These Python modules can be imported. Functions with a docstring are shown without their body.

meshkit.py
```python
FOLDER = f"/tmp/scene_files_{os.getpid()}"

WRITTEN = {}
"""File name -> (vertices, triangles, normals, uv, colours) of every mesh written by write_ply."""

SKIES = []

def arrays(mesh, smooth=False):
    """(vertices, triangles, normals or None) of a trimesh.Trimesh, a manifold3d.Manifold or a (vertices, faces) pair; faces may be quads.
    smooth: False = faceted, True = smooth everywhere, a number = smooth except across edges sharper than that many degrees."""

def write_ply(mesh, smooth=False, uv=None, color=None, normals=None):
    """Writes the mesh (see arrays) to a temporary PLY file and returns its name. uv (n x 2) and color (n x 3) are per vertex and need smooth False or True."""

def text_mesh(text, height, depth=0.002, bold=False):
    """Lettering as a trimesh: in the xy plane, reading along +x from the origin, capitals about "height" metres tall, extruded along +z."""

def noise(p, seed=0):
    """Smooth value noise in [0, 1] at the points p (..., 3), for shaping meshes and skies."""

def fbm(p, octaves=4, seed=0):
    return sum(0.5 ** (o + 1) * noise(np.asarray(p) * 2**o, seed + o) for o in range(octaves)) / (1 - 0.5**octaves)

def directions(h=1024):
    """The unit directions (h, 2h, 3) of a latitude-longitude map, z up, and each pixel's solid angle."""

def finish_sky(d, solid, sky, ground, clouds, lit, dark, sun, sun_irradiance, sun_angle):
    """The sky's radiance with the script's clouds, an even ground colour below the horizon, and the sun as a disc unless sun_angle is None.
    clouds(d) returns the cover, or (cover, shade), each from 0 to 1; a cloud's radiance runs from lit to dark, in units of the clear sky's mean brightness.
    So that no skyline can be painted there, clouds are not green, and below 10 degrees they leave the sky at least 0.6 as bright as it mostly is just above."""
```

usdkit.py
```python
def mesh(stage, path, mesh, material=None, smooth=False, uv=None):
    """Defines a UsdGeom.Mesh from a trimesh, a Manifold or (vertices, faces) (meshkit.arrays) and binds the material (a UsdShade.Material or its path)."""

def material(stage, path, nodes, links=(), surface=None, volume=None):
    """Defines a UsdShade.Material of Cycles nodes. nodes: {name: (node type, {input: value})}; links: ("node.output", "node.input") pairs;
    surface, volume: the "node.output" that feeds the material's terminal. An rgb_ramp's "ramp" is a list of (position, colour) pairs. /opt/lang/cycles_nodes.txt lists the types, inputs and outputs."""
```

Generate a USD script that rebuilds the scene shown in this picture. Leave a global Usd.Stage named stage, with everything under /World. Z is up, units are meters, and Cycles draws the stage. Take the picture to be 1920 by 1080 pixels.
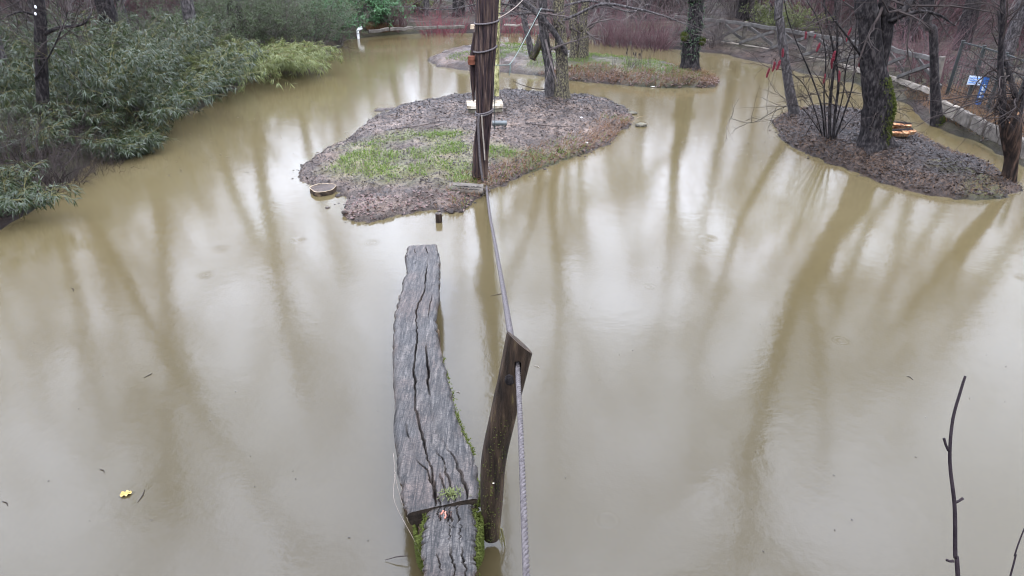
import math
import random
import numpy as np
import trimesh
import shapely
from shapely.geometry import Polygon, Point
import usdkit
import meshkit
from pxr import Usd, UsdGeom, UsdLux, UsdShade, Sdf, Gf, Vt

random.seed(7)
np.random.seed(7)
stage = Usd.Stage.CreateInMemory()
UsdGeom.SetStageUpAxis(stage, UsdGeom.Tokens.z)
UsdGeom.SetStageMetersPerUnit(stage, 1.0)
UsdGeom.Xform.Define(stage, '/World')
UsdGeom.Scope.Define(stage, '/World/Looks')

# ------------------------------------------------------------------ camera, sky, light, exposure
CAM_H, PITCH, FPX = 4.0, 28.9, 1251.0
EXPOSURE = 2.05
SKY_STRENGTH = 0.15
SUN_EL, SUN_AZ = math.radians(60), math.radians(165)
cam = UsdGeom.Camera.Define(stage, '/World/camera')
cam.CreateHorizontalApertureAttr(36.0)
cam.CreateVerticalApertureAttr(20.25)
cam.CreateFocalLengthAttr(36.0 * FPX / 1920.0)
cam.CreateClippingRangeAttr(Gf.Vec2f(0.05, 2000))
cam.CreateExposureAttr(EXPOSURE)
xf = UsdGeom.Xformable(cam)
xf.AddTranslateOp().Set(Gf.Vec3d(0, 0, CAM_H))
xf.AddRotateXOp().Set(90.0 - PITCH)

sky = UsdLux.DomeLight.Define(stage, '/World/sky')
sky.CreateIntensityAttr(1.0)
sky_mat = usdkit.material(stage, '/World/Looks/overcast_sky', {
    "sky": ("sky_texture", {"sky_type": "single_scattering", "sun_disc": False, "sun_elevation": SUN_EL, "sun_rotation": SUN_AZ,
                            "aerosol_density": 2.0}),
    "tc": ("texture_coordinate", {}),
    "map": ("mapping", {"scale": (1.0, 1.0, 2.4)}),
    "noise": ("noise_texture", {"scale": 2.3, "detail": 5, "roughness": 0.55}),
    "cloud": ("rgb_ramp", {"ramp": [(0.34, (6.2, 6.9, 8.5)), (0.64, (11.4, 12.4, 15.3))]}),
    "mix": ("mix_color", {"fac": 0.93, "use_clamp": False}),
    "sep": ("separate_xyz", {}), "geo": ("geometry", {}), "cie": ("map_range", {"from_min": 0.0, "from_max": 1.0, "to_min": 1.0, "to_max": 0.52}), "cies": ("vector_math", {"math_type": "scale"}),
    "bg": ("background_shader", {"strength": SKY_STRENGTH}),
}, [("tc.generated", "map.vector"), ("map.vector", "noise.vector"), ("noise.fac", "cloud.fac"), ("sky.color", "mix.a"),
    ("cloud.color", "mix.b"), ("geo.incoming", "sep.vector"), ("sep.z", "cie.value"), ("mix.result", "cies.vector1"), ("cie.result", "cies.scale"), ("cies.vector", "bg.color")], surface="bg.background")
UsdShade.MaterialBindingAPI.Apply(sky.GetPrim()).Bind(sky_mat)
sky.GetPrim().SetCustomDataByKey('kind', 'structure')
sky.GetPrim().SetCustomDataByKey('label', 'even grey overcast winter sky above the bare trees')

sun = UsdLux.DistantLight.Define(stage, '/World/sun')
sun.CreateIntensityAttr(0.16)
sun.CreateAngleAttr(30.0)
sun.CreateColorAttr(Gf.Vec3f(1.0, 0.97, 0.93))
sun.CreateNormalizeAttr(True)
sx = UsdGeom.Xformable(sun)
sx.AddRotateZOp().Set(-math.degrees(SUN_AZ))
sx.AddRotateXOp().Set(-(90.0 - math.degrees(SUN_EL)))

# ------------------------------------------------------------------ measuring helpers
_c, _s = math.cos(math.radians(PITCH)), math.sin(math.radians(PITCH))
def ray(px, py):
    a, b = (px - 960.0) / FPX, (py - 540.0) / FPX
    return np.array([a, _c - b * _s, -_s - b * _c])
def G(px, py, z=0.0):
    d = ray(px, py)
    return np.array([0, 0, CAM_H]) + d * ((z - CAM_H) / d[2])
def At(px, py, y):
    d = ray(px, py)
    return np.array([0, 0, CAM_H]) + d * (y / d[1])

# ------------------------------------------------------------------ scene tree helpers
USED = {}
def numbered(parent, name):
    k = (str(parent), name)
    n = USED.get(k, 0)
    USED[k] = n + 1
    return name if n == 0 else f"{name}_{n:03d}"
def tag(p, label=None, cat=None, group=None, kind=None):
    p = p.GetPrim() if hasattr(p, 'GetPrim') else p
    for k, v in (('label', label), ('category', cat), ('group', group), ('kind', kind)):
        if v:
            p.SetCustomDataByKey(k, v)
    return p
def thing(name, label, cat, loc=(0, 0, 0), rotz=0.0, group=None, scale=None, kind=None):
    x = UsdGeom.Xform.Define(stage, '/World/' + numbered('/World', name))
    x.AddTranslateOp().Set(Gf.Vec3d(*map(float, loc)))
    x.AddRotateZOp().Set(float(rotz))
    if scale is not None:
        x.AddScaleOp().Set(Gf.Vec3f(*map(float, np.broadcast_to(scale, 3))))
    return tag(x, label, cat, group, kind)
def obj(name, mesh, mat, parent=None, smooth=False, label=None, kind=None, cat=None, group=None):
    base = parent.GetPath() if parent is not None else Sdf.Path('/World')
    path = f"{base}/{numbered(base, name)}"
    m = usdkit.mesh(stage, path, mesh, mat, smooth=smooth)
    tag(m, label, cat, group, kind)
    return m.GetPrim()
PROTOS = stage.CreateClassPrim('/World/Prototypes')
def proto(name):
    return UsdGeom.Xform.Define(stage, f'/World/Prototypes/{name}').GetPrim()
def copy_of(pr, name, label, cat, loc, rotz=0.0, scale=1.0, group=None):
    t = thing(name, label, cat, loc, rotz, group, scale)
    t.GetReferences().AddInternalReference(pr.GetPath())
    t.SetInstanceable(True)
    return t
def scatter(name, protos, locs, rots, scales, label, parent='/World'):
    pi = UsdGeom.PointInstancer.Define(stage, f'{parent}/{numbered(parent, name)}')
    rel = pi.CreatePrototypesRel()
    for i, pr in enumerate(protos):
        q = UsdGeom.Xform.Define(stage, f'{pi.GetPath()}/source_{i}')
        q.GetPrim().GetReferences().AddInternalReference(pr.GetPath())
        rel.AddTarget(q.GetPath())
    n = len(locs)
    pi.CreateProtoIndicesAttr(Vt.IntArray.FromNumpy(np.random.RandomState(5).randint(0, len(protos), n).astype(np.int32)))
    pi.CreatePositionsAttr(Vt.Vec3fArray.FromNumpy(np.asarray(locs, np.float32)))
    pi.CreateOrientationsAttr(Vt.QuathArray([Gf.Quath(math.cos(r / 2), 0, 0, math.sin(r / 2)) for r in rots]))
    pi.CreateScalesAttr(Vt.Vec3fArray.FromNumpy(np.repeat(np.asarray(scales, np.float32)[:, None], 3, 1)))
    tag(pi, label, None, None, 'stuff')
    return pi

# ------------------------------------------------------------------ mesh helpers
def join(parts):
    vs, fs, o = [], [], 0
    for v, f in parts:
        if len(v):
            vs.append(v); fs.append(np.asarray(f) + o); o += len(v)
    return (np.vstack(vs), np.vstack(fs)) if vs else (np.zeros((0, 3)), np.zeros((0, 3), int))
def unit(v):
    return v / np.maximum(np.linalg.norm(v, axis=-1, keepdims=True), 1e-9)
class Tubes:
    """many tapered tubes joined into one mesh"""
    def __init__(self):
        self.by = {}
    def add(self, pts, radii, sides=4):
        pts = np.asarray(pts, float)
        self.by.setdefault((len(pts), sides), []).append((pts, np.broadcast_to(np.asarray(radii, float), len(pts))))
    def build(self):
        out = []
        for (n, k), lst in self.by.items():
            P = np.stack([a for a, _ in lst]); R = np.stack([b for _, b in lst])
            T = unit(np.gradient(P, axis=1))
            D = unit(P[:, -1] - P[:, 0])
            ref = np.where(np.abs(D[:, 2:3]) > 0.75, np.array([[1.0, 0.13, 0]]), np.array([[0, 0.1, 1.0]]))
            N = unit(np.cross(T, ref[:, None, :])); B = np.cross(T, N)
            a = np.arange(k) * 2 * math.pi / k
            V = P[:, :, None, :] + R[:, :, None, None] * (np.cos(a)[None, None, :, None] * N[:, :, None, :] + np.sin(a)[None, None, :, None] * B[:, :, None, :])
            b = len(P)
            V = V.reshape(b, n * k, 3)
            i, j = np.meshgrid(np.arange(n - 1), np.arange(k), indexing='ij')
            q0 = i * k + j; q1 = i * k + (j + 1) % k; q2 = q1 + k; q3 = q0 + k
            f = np.concatenate([np.stack([q0, q1, q2], -1).reshape(-1, 3), np.stack([q0, q2, q3], -1).reshape(-1, 3)])
            caps = [[0, m + 1, m] for m in range(1, k - 1)] + [[(n - 1) * k, (n - 1) * k + m, (n - 1) * k + m + 1] for m in range(1, k - 1)]
            f = np.vstack([f, np.array(caps, int).reshape(-1, 3)])
            F = (f[None] + (np.arange(b) * n * k)[:, None, None]).reshape(-1, 3)
            out.append((V.reshape(-1, 3), F))
        return join(out)
def spline(pts, n):
    """Catmull-Rom resampling of a polyline (columns beyond the third are carried along)"""
    P = np.asarray(pts, float)
    if len(P) == 2:
        return P[0] + (P[1] - P[0]) * np.linspace(0, 1, n)[:, None]
    Q = np.vstack([2 * P[0] - P[1], P, 2 * P[-1] - P[-2]])
    t = np.linspace(0, len(P) - 1, n); i = np.minimum(t.astype(int), len(P) - 2); u = (t - i)[:, None]
    a, b, c, d = Q[i], Q[i + 1], Q[i + 2], Q[i + 3]
    return 0.5 * (2 * b + (c - a) * u + (2 * a - 5 * b + 4 * c - d) * u ** 2 + (3 * b - a - 3 * c + d) * u ** 3)
def trunk_mesh(pts, radii, n=70, sides=28, ridge=0.12, freq=5.0, stretch=0.6, seed=0, flare=0.0, cap=True):
    """a trunk with bark ridges as real relief; pts polyline, radii at its points"""
    C = spline(np.column_stack([np.asarray(pts, float), radii]), n)
    P, R = C[:, :3], np.maximum(C[:, 3], 0.002)
    T = unit(np.gradient(P, axis=0))
    ref = np.array([1.0, 0.1, 0]) if abs(T.mean(0)[2]) > 0.6 else np.array([0.05, 0.1, 1.0])
    N = unit(np.cross(T, ref)); B = np.cross(T, N)
    a = np.arange(sides) * 2 * math.pi / sides
    L = np.concatenate([[0], np.cumsum(np.linalg.norm(np.diff(P, axis=0), axis=1))])
    ca, sa = np.cos(a), np.sin(a)
    q = np.stack(np.broadcast_arrays(ca[None] * freq, sa[None] * freq, L[:, None] * freq * stretch), -1)
    disp = 1 + ridge * (meshkit.fbm(q, 3, seed) * 2 - 1) + 0.5 * ridge * (meshkit.fbm(q * 2.7, 2, seed + 9) * 2 - 1)
    if flare:
        lob = 1 + 0.35 * np.sin(3 * a + seed) + 0.25 * np.sin(5 * a + 2 * seed)
        disp = disp + flare * np.exp(-L[:, None] / 0.22) * lob[None]
    V = P[:, None] + (R[:, None] * disp)[..., None] * (ca[None, :, None] * N[:, None] + sa[None, :, None] * B[:, None])
    V = V.reshape(-1, 3)
    i, j = np.meshgrid(np.arange(n - 1), np.arange(sides), indexing='ij')
    q0 = i * sides + j; q1 = i * sides + (j + 1) % sides
    f = [np.stack([q0, q1, q1 + sides], -1).reshape(-1, 3), np.stack([q0, q1 + sides, q0 + sides], -1).reshape(-1, 3)]
    if cap:
        V = np.vstack([V, P[0], P[-1]])
        m = np.arange(sides); b0 = len(V) - 2
        f += [np.stack([np.full(sides, b0), (m + 1) % sides, m], -1), np.stack([np.full(sides, b0 + 1), (n - 1) * sides + m, (n - 1) * sides + (m + 1) % sides], -1)]
    return V, np.vstack(f)
def leaves(P, D, L, W, rng, sag=0.25, up=None):
    """bent leaf blades: base P, direction D, length L, width W; four triangles each"""
    P, D = np.asarray(P, float), unit(np.asarray(D, float)); n = len(P)
    L = np.broadcast_to(L, n)[:, None]; W = np.broadcast_to(W, n)[:, None]
    up = np.tile([0, 0, 1.0], (n, 1)) + rng.normal(0, 0.45, (n, 3)) if up is None else up
    S = unit(np.cross(D, up)); U = np.cross(S, D)
    mid = P + D * L * 0.45
    tip = P + D * L - U * L * sag
    V = np.stack([P, mid + S * W * 0.5, mid + U * W * 0.16, mid - S * W * 0.5, tip], 1)
    f = np.array([[0, 1, 2], [0, 2, 3], [1, 4, 2], [2, 4, 3]])
    return V.reshape(-1, 3), (f[None] + (np.arange(n) * 5)[:, None, None]).reshape(-1, 3)
def blades(P, lean, H, W, rng):
    """curved grass blades, three triangles each"""
    P = np.asarray(P, float); n = len(P)
    a = rng.uniform(0, 2 * math.pi, n)
    S = np.stack([np.cos(a), np.sin(a), 0 * a], 1) * (np.broadcast_to(W, n)[:, None] * 0.5)
    lean = np.asarray(lean, float)
    H = np.broadcast_to(H, n)[:, None]
    Z = np.array([[0, 0, 1.0]])
    m = P + Z * H * 0.6 + lean * H * 0.35
    t = P + Z * H * 0.9 + lean * H
    V = np.stack([P - S, P + S, m + S * 0.7, m - S * 0.7, t], 1)
    f = np.array([[0, 1, 2], [0, 2, 3], [3, 2, 4]])
    return V.reshape(-1, 3), (f[None] + (np.arange(n) * 5)[:, None, None]).reshape(-1, 3)
def grow(rng, T, p, d, L, r, lvl, kids, ratio=0.6, wob=0.22, trop=0.12, tip=0.3, sides=(7, 5, 4, 3, 3), spread=(0.5, 1.0), n=6):
    """one branch and, recursively, its children, into the list of Tubes T (one per level)"""
    p = np.asarray(p, float); d = np.asarray(d, float) / np.linalg.norm(d)
    pts, st = [p], L / (n - 1)
    for i in range(n - 1):
        d = d + rng.normal(0, wob, 3) + np.array([0, 0, trop])
        d = d / math.sqrt(d @ d)
        pts.append(pts[-1] + d * st)
    rad = np.linspace(r, r * tip, n)
    T[min(lvl, len(T) - 1)].add(pts, rad, sides[min(lvl, len(sides) - 1)])
    if lvl < len(kids):
        for k in range(kids[lvl]):
            t = rng.uniform(0.2, 1.0) if k else 1.0
            i = min(int(t * (n - 1)), n - 2); u = t * (n - 1) - i
            q = pts[i] * (1 - u) + pts[i + 1] * u
            dd = pts[i + 1] - pts[i]; dd = dd / math.sqrt(dd @ dd)
            s = rng.normal(0, 1, 3); s -= dd * (s @ dd); s /= math.sqrt(s @ s)
            ang = rng.uniform(*spread)
            grow(rng, T, q, dd * math.cos(ang) + s * math.sin(ang), L * ratio * rng.uniform(0.6, 1.15) * (1.15 - 0.5 * t), r * (1 - (1 - tip) * t) * rng.uniform(0.45, 0.7),
                 lvl + 1, kids, ratio, wob, trop, tip, sides, spread, n if lvl < 1 else 5)
    return pts
def slab(outline, z0, z1, bevel=0.012):
    """polygon extruded between z0 and z1 with a small chamfer at the top"""
    import manifold3d as m3
    cs = m3.CrossSection([np.asarray(outline)[:, :2]])
    lo = m3.Manifold.extrude(cs, z1 - z0 - bevel).translate((0, 0, z0))
    hi = m3.Manifold.hull_points(np.zeros((0, 3))) if False else m3.Manifold.extrude(cs.offset(-bevel, m3.JoinType.Round), bevel).translate((0, 0, z1 - bevel))
    return lo + hi
def box_between(a, b, w, h, rng=None, jitter=0.0):
    """a sawn or split bar from a to b, w across, h high, ends and edges slightly uneven"""
    a, b = np.asarray(a, float), np.asarray(b, float)
    t = unit(b - a); s = unit(np.cross(t, [0, 0, 1.0]) if abs(t[2]) < 0.9 else np.array([1.0, 0, 0])); u = np.cross(s, t)
    n = 6; rows = []
    for i in range(n):
        c = a + (b - a) * i / (n - 1)
        ww, hh = w, h
        if rng is not None:
            c = c + s * rng.normal(0, jitter) + u * rng.normal(0, jitter)
            ww, hh = w * rng.uniform(0.92, 1.08), h * rng.uniform(0.92, 1.08)
        e = 0.22
        for x, y in ((-1 + e, -1), (1 - e, -1), (1, -1 + e), (1, 1 - e), (1 - e, 1), (-1 + e, 1), (-1, 1 - e), (-1, -1 + e)):
            rows.append(c + s * x * ww / 2 + u * y * hh / 2)
    V = np.array(rows); k = 8
    i, j = np.meshgrid(np.arange(n - 1), np.arange(k), indexing='ij')
    q0 = i * k + j; q1 = i * k + (j + 1) % k
    f = [np.stack([q0, q1, q1 + k], -1).reshape(-1, 3), np.stack([q0, q1 + k, q0 + k], -1).reshape(-1, 3)]
    f += [np.array([[0, m + 1, m] for m in range(1, k - 1)]), np.array([[(n - 1) * k, (n - 1) * k + m, (n - 1) * k + m + 1] for m in range(1, k - 1)])]
    return V, np.vstack(f)
def rock(rng, size, sub=3, rough=0.18, seed=0, flat=0.0):
    m = trimesh.creation.icosphere(subdivisions=sub)
    v = np.array(m.vertices)
    v = np.sign(v) * np.abs(v) ** 0.75
    v = v * (1 + rough * (meshkit.fbm(v * 1.6 + 20, 3, seed)[:, None] * 2 - 1))
    return v * np.asarray(size) * 0.5, np.array(m.faces)

# ------------------------------------------------------------------ materials
def ramp_mat(name, ramp, scale=6.0, stretch=(1, 1, 1), detail=6, rough=0.7, bump=0.5, bump_scale=None, dist=0.02, coords='object', spec=0.07, rough2=None, bump_detail=6, distortion=0.0, per_island=None):
    """noise-coloured procedural surface with fine relief"""
    nodes = {"tc": ("texture_coordinate", {}), "geo": ("geometry", {}),
             "map": ("mapping", {"scale": tuple(float(s) for s in stretch)}),
             "noise": ("noise_texture", {"scale": scale, "detail": detail, "roughness": 0.62, "distortion": distortion}),
             "ramp": ("rgb_ramp", {"ramp": ramp}),
             "bn": ("noise_texture", {"scale": bump_scale or scale * 3, "detail": bump_detail, "roughness": 0.65}),
             "bump": ("bump", {"strength": bump, "distance": dist}),
             "p": ("principled_bsdf", {"roughness": rough, "specular_ior_level": spec})}
    links = [("tc.object" if coords == 'object' else "geo.position", "map.vector"), ("map.vector", "noise.vector"), ("map.vector", "bn.vector"),
             ("noise.fac", "ramp.fac"), ("bn.fac", "bump.height"), ("bump.normal", "p.normal")]
    if rough2 is not None:
        nodes["rr"] = ("map_range", {"from_min": 0.35, "from_max": 0.65, "to_min": rough, "to_max": rough2})
        nodes["rn"] = ("noise_texture", {"scale": scale * 0.7, "detail": 3})
        nodes["rc"] = ("clamp", {})
        links += [("map.vector", "rn.vector"), ("rn.fac", "rr.value"), ("rr.result", "rc.value"), ("rc.result", "p.roughness")]
    if per_island:
        nodes["ir"] = ("rgb_ramp", {"ramp": per_island})
        nodes["mx"] = ("mix_color", {"fac": 0.5, "blend_type": "multiply"})
        nodes["mx"][1]["fac"] = 1.0
        links += [("geo.random_per_island", "ir.fac"), ("ir.color", "mx.a"), ("ramp.color", "mx.b"), ("mx.result", "p.base_color")]
    else:
        links += [("ramp.color", "p.base_color")]
    return usdkit.material(stage, '/World/Looks/' + name, nodes, links, surface="p.BSDF")
def leaf_mat(name, ramp, rough=0.5, trans=0.3, spec=0.25):
    """each leaf or blade takes its own tone; some light passes through"""
    return usdkit.material(stage, '/World/Looks/' + name, {
        "geo": ("geometry", {}), "ramp": ("rgb_ramp", {"ramp": ramp}),
        "p": ("principled_bsdf", {"roughness": rough, "specular_ior_level": spec}),
        "t": ("translucent_bsdf", {}), "mix": ("mix_closure", {"fac": trans})},
        [("geo.random_per_island", "ramp.fac"), ("ramp.color", "p.base_color"), ("ramp.color", "t.color"), ("p.BSDF", "mix.closure1"), ("t.BSDF", "mix.closure2")],
        surface="mix.closure")
M = {}
BARK_STRETCH = (1, 1, 0.4)
M['bark_grey'] = ramp_mat('bark_grey', [(0.36, (0.012, 0.0105, 0.0105)), (0.5, (0.035, 0.031, 0.030)), (0.64, (0.085, 0.076, 0.072))], 22, BARK_STRETCH, bump=0.8, dist=0.03)
M['bark_dark'] = ramp_mat('bark_dark', [(0.36, (0.004, 0.0035, 0.0035)), (0.5, (0.013, 0.011, 0.011)), (0.64, (0.037, 0.032, 0.030))], 22, BARK_STRETCH, bump=0.8, dist=0.03)
M['bark_lichen'] = ramp_mat('bark_lichen', [(0.38, (0.014, 0.012, 0.011)), (0.48, (0.045, 0.038, 0.03)), (0.55, (0.085, 0.075, 0.045)), (0.66, (0.16, 0.145, 0.085))], 34, (1, 1, 0.6), bump=0.9, dist=0.03)
M['bark_pale_lichen'] = ramp_mat('bark_pale_lichen', [(0.38, (0.05, 0.048, 0.022)), (0.5, (0.19, 0.18, 0.075)), (0.62, (0.34, 0.32, 0.17))], 14, (1, 1, 0.6), bump=0.8, dist=0.02)
M['dead_wood'] = ramp_mat('dead_wood', [(0.36, (0.006, 0.005, 0.005)), (0.46, (0.024, 0.016, 0.017)), (0.55, (0.036, 0.023, 0.018)), (0.68, (0.10, 0.072, 0.058))], 30, (1, 1, 0.06), bump=1.0, dist=0.03, rough=0.6)
M['torn_wood'] = ramp_mat('torn_wood', [(0.36, (0.006, 0.0045, 0.004)), (0.52, (0.018, 0.012, 0.009)), (0.68, (0.06, 0.036, 0.025))], 18, (1, 1, 0.12), bump=0.9, dist=0.03)
M['twig'] = ramp_mat('twig', [(0.3, (0.03, 0.024, 0.022)), (0.7, (0.085, 0.070, 0.064))], 3, bump=0.0)
M['twig_dark'] = ramp_mat('twig_dark', [(0.3, (0.012, 0.009, 0.008)), (0.7, (0.036, 0.028, 0.025))], 3, bump=0.0)
M['twig_red'] = ramp_mat('twig_red', [(0.3, (0.075, 0.02, 0.025)), (0.7, (0.15, 0.042, 0.05))], 3, bump=0.0)
M['twig_plum'] = ramp_mat('twig_plum', [(0.3, (0.04, 0.020, 0.022)), (0.7, (0.095, 0.055, 0.055))], 3, bump=0.0)
M['shoot_bark'] = ramp_mat('shoot_bark', [(0.3, (0.006, 0.004, 0.005)), (0.7, (0.018, 0.013, 0.014))], 12, bump=0.3)
M['cane'] = ramp_mat('cane', [(0.3, (0.04, 0.04, 0.016)), (0.7, (0.12, 0.105, 0.045))], 4, bump=0.0)
M['moss'] = leaf_mat('moss', [(0, (0.035, 0.042, 0.008)), (0.5, (0.12, 0.13, 0.02)), (1, (0.27, 0.26, 0.045))], 0.8, 0.2, 0.1)
M['ivy'] = leaf_mat('ivy', [(0, (0.02, 0.035, 0.015)), (0.6, (0.05, 0.075, 0.03)), (1, (0.13, 0.15, 0.06))], 0.4, 0.2)
M['bamboo_leaf'] = leaf_mat('bamboo_leaf', [(0, (0.012, 0.018, 0.005)), (0.35, (0.044, 0.060, 0.017)), (0.65, (0.115, 0.138, 0.042)), (0.9, (0.28, 0.27, 0.105)), (1, (0.24, 0.14, 0.07))], 0.35, 0.25, 0.4)
M['bamboo_leaf_yellow'] = leaf_mat('bamboo_leaf_yellow', [(0, (0.08, 0.09, 0.03)), (0.5, (0.22, 0.2, 0.075)), (0.85, (0.36, 0.31, 0.14)), (1, (0.28, 0.17, 0.08))], 0.4, 0.3)
M['bush_leaf'] = leaf_mat('bush_leaf', [(0, (0.03, 0.04, 0.016)), (0.5, (0.07, 0.085, 0.034)), (1, (0.17, 0.17, 0.07))], 0.5, 0.3)
M['laurel_leaf'] = leaf_mat('laurel_leaf', [(0, (0.04, 0.09, 0.035)), (0.5, (0.09, 0.18, 0.07)), (1, (0.22, 0.32, 0.10))], 0.3, 0.25)
M['yellow_leaf'] = leaf_mat('yellow_leaf', [(0, (0.07, 0.08, 0.025)), (0.5, (0.14, 0.145, 0.06)), (1, (0.3, 0.29, 0.12))], 0.4, 0.3)
M['grass_green'] = leaf_mat('grass_green', [(0, (0.06, 0.09, 0.015)), (0.5, (0.14, 0.19, 0.034)), (0.85, (0.26, 0.28, 0.07)), (1, (0.36, 0.29, 0.13))], 0.5, 0.3)
M['grass_dry'] = leaf_mat('grass_dry', [(0, (0.10, 0.055, 0.028)), (0.4, (0.26, 0.165, 0.08)), (0.75, (0.44, 0.33, 0.16)), (1, (0.28, 0.26, 0.08))], 0.6, 0.25)
M['litter'] = leaf_mat('litter', [(0, (0.012, 0.0075, 0.0055)), (0.4, (0.040, 0.025, 0.018)), (0.75, (0.105, 0.066, 0.046)), (0.94, (0.22, 0.15, 0.11)), (1, (0.40, 0.33, 0.27))], 0.45, 0.1, 0.2)
M['litter_dark'] = leaf_mat('litter_dark', [(0, (0.011, 0.0078, 0.0066)), (0.5, (0.032, 0.0225, 0.019)), (0.85, (0.085, 0.060, 0.050)), (1, (0.24, 0.19, 0.165))], 0.4, 0.1, 0.3)
M['litter_red'] = leaf_mat('litter_red', [(0, (0.06, 0.03, 0.022)), (0.5, (0.18, 0.09, 0.065)), (0.85, (0.32, 0.2, 0.13)), (1, (0.42, 0.33, 0.22))], 0.5, 0.15, 0.5)
M['catkin'] = ramp_mat('catkin', [(0.35, (0.045, 0.007, 0.010)), (0.65, (0.125, 0.02, 0.028))], 60, bump=1.0, bump_scale=150, dist=0.01)
M['stone'] = ramp_mat('stone', [(0.36, (0.05, 0.04, 0.028)), (0.48, (0.17, 0.14, 0.10)), (0.6, (0.30, 0.265, 0.21))], 6, bump=0.9, dist=0.02)
M['stone_dark'] = ramp_mat('stone_dark', [(0.35, (0.03, 0.027, 0.022)), (0.6, (0.10, 0.09, 0.065)), (0.75, (0.2, 0.18, 0.13))], 6, bump=0.9, dist=0.02)
M['pale_stone'] = ramp_mat('pale_stone', [(0.3, (0.22, 0.21, 0.19)), (0.7, (0.5, 0.49, 0.46))], 9, bump=0.7, dist=0.01)
M['timber_grey'] = ramp_mat('timber_grey', [(0.3, (0.03, 0.026, 0.022)), (0.7, (0.11, 0.096, 0.08))], 6, (1, 1, 1), bump=0.6, dist=0.01)
M['timber_pale'] = ramp_mat('timber_pale', [(0.3, (0.085, 0.072, 0.056)), (0.7, (0.2, 0.175, 0.145))], 6, bump=0.5, dist=0.01)
M['timber_rail'] = ramp_mat('timber_rail', [(0.3, (0.026, 0.024, 0.022)), (0.7, (0.075, 0.069, 0.062))], 6, bump=0.6, dist=0.01)
M['rope'] = ramp_mat('rope', [(0.3, (0.03, 0.026, 0.026)), (0.7, (0.085, 0.075, 0.073))], 60, bump=0.7, bump_scale=200, dist=0.004)
M['rope_pale'] = ramp_mat('rope_pale', [(0.3, (0.10, 0.085, 0.07)), (0.7, (0.22, 0.18, 0.15))], 60, bump=0.7, bump_scale=200, dist=0.004)
M['cord_green'] = ramp_mat('cord_green', [(0.3, (0.06, 0.075, 0.065)), (0.7, (0.13, 0.155, 0.135))], 60, bump=0.4, bump_scale=200, dist=0.004)
M['pipe_grey'] = ramp_mat('pipe_grey', [(0.3, (0.03, 0.035, 0.034)), (0.7, (0.05, 0.056, 0.054))], 8, bump=0.1, rough=0.4, spec=0.4)
M['terracotta'] = ramp_mat('terracotta', [(0.3, (0.05, 0.018, 0.011)), (0.7, (0.10, 0.037, 0.022))], 15, bump=0.4)
M['cut_wood'] = ramp_mat('cut_wood', [(0.3, (0.15, 0.115, 0.075)), (0.7, (0.33, 0.27, 0.19))], 18, bump=0.5, dist=0.01)
M['fresh_wood'] = ramp_mat('fresh_wood', [(0.36, (0.11, 0.042, 0.018)), (0.5, (0.23, 0.11, 0.05)), (0.64, (0.36, 0.24, 0.14))], 14, bump=0.5, dist=0.01)
M['white_paint'] = ramp_mat('white_paint', [(0.3, (0.5, 0.5, 0.5)), (0.7, (0.62, 0.62, 0.62))], 8, bump=0.1)
M['sign_white'] = ramp_mat('sign_white', [(0.3, (0.27, 0.31, 0.35)), (0.7, (0.34, 0.37, 0.40))], 8, bump=0.0)
M['sign_blue'] = ramp_mat('sign_blue', [(0.3, (0.02, 0.06, 0.17)), (0.7, (0.03, 0.08, 0.2))], 8, bump=0.0)
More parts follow.
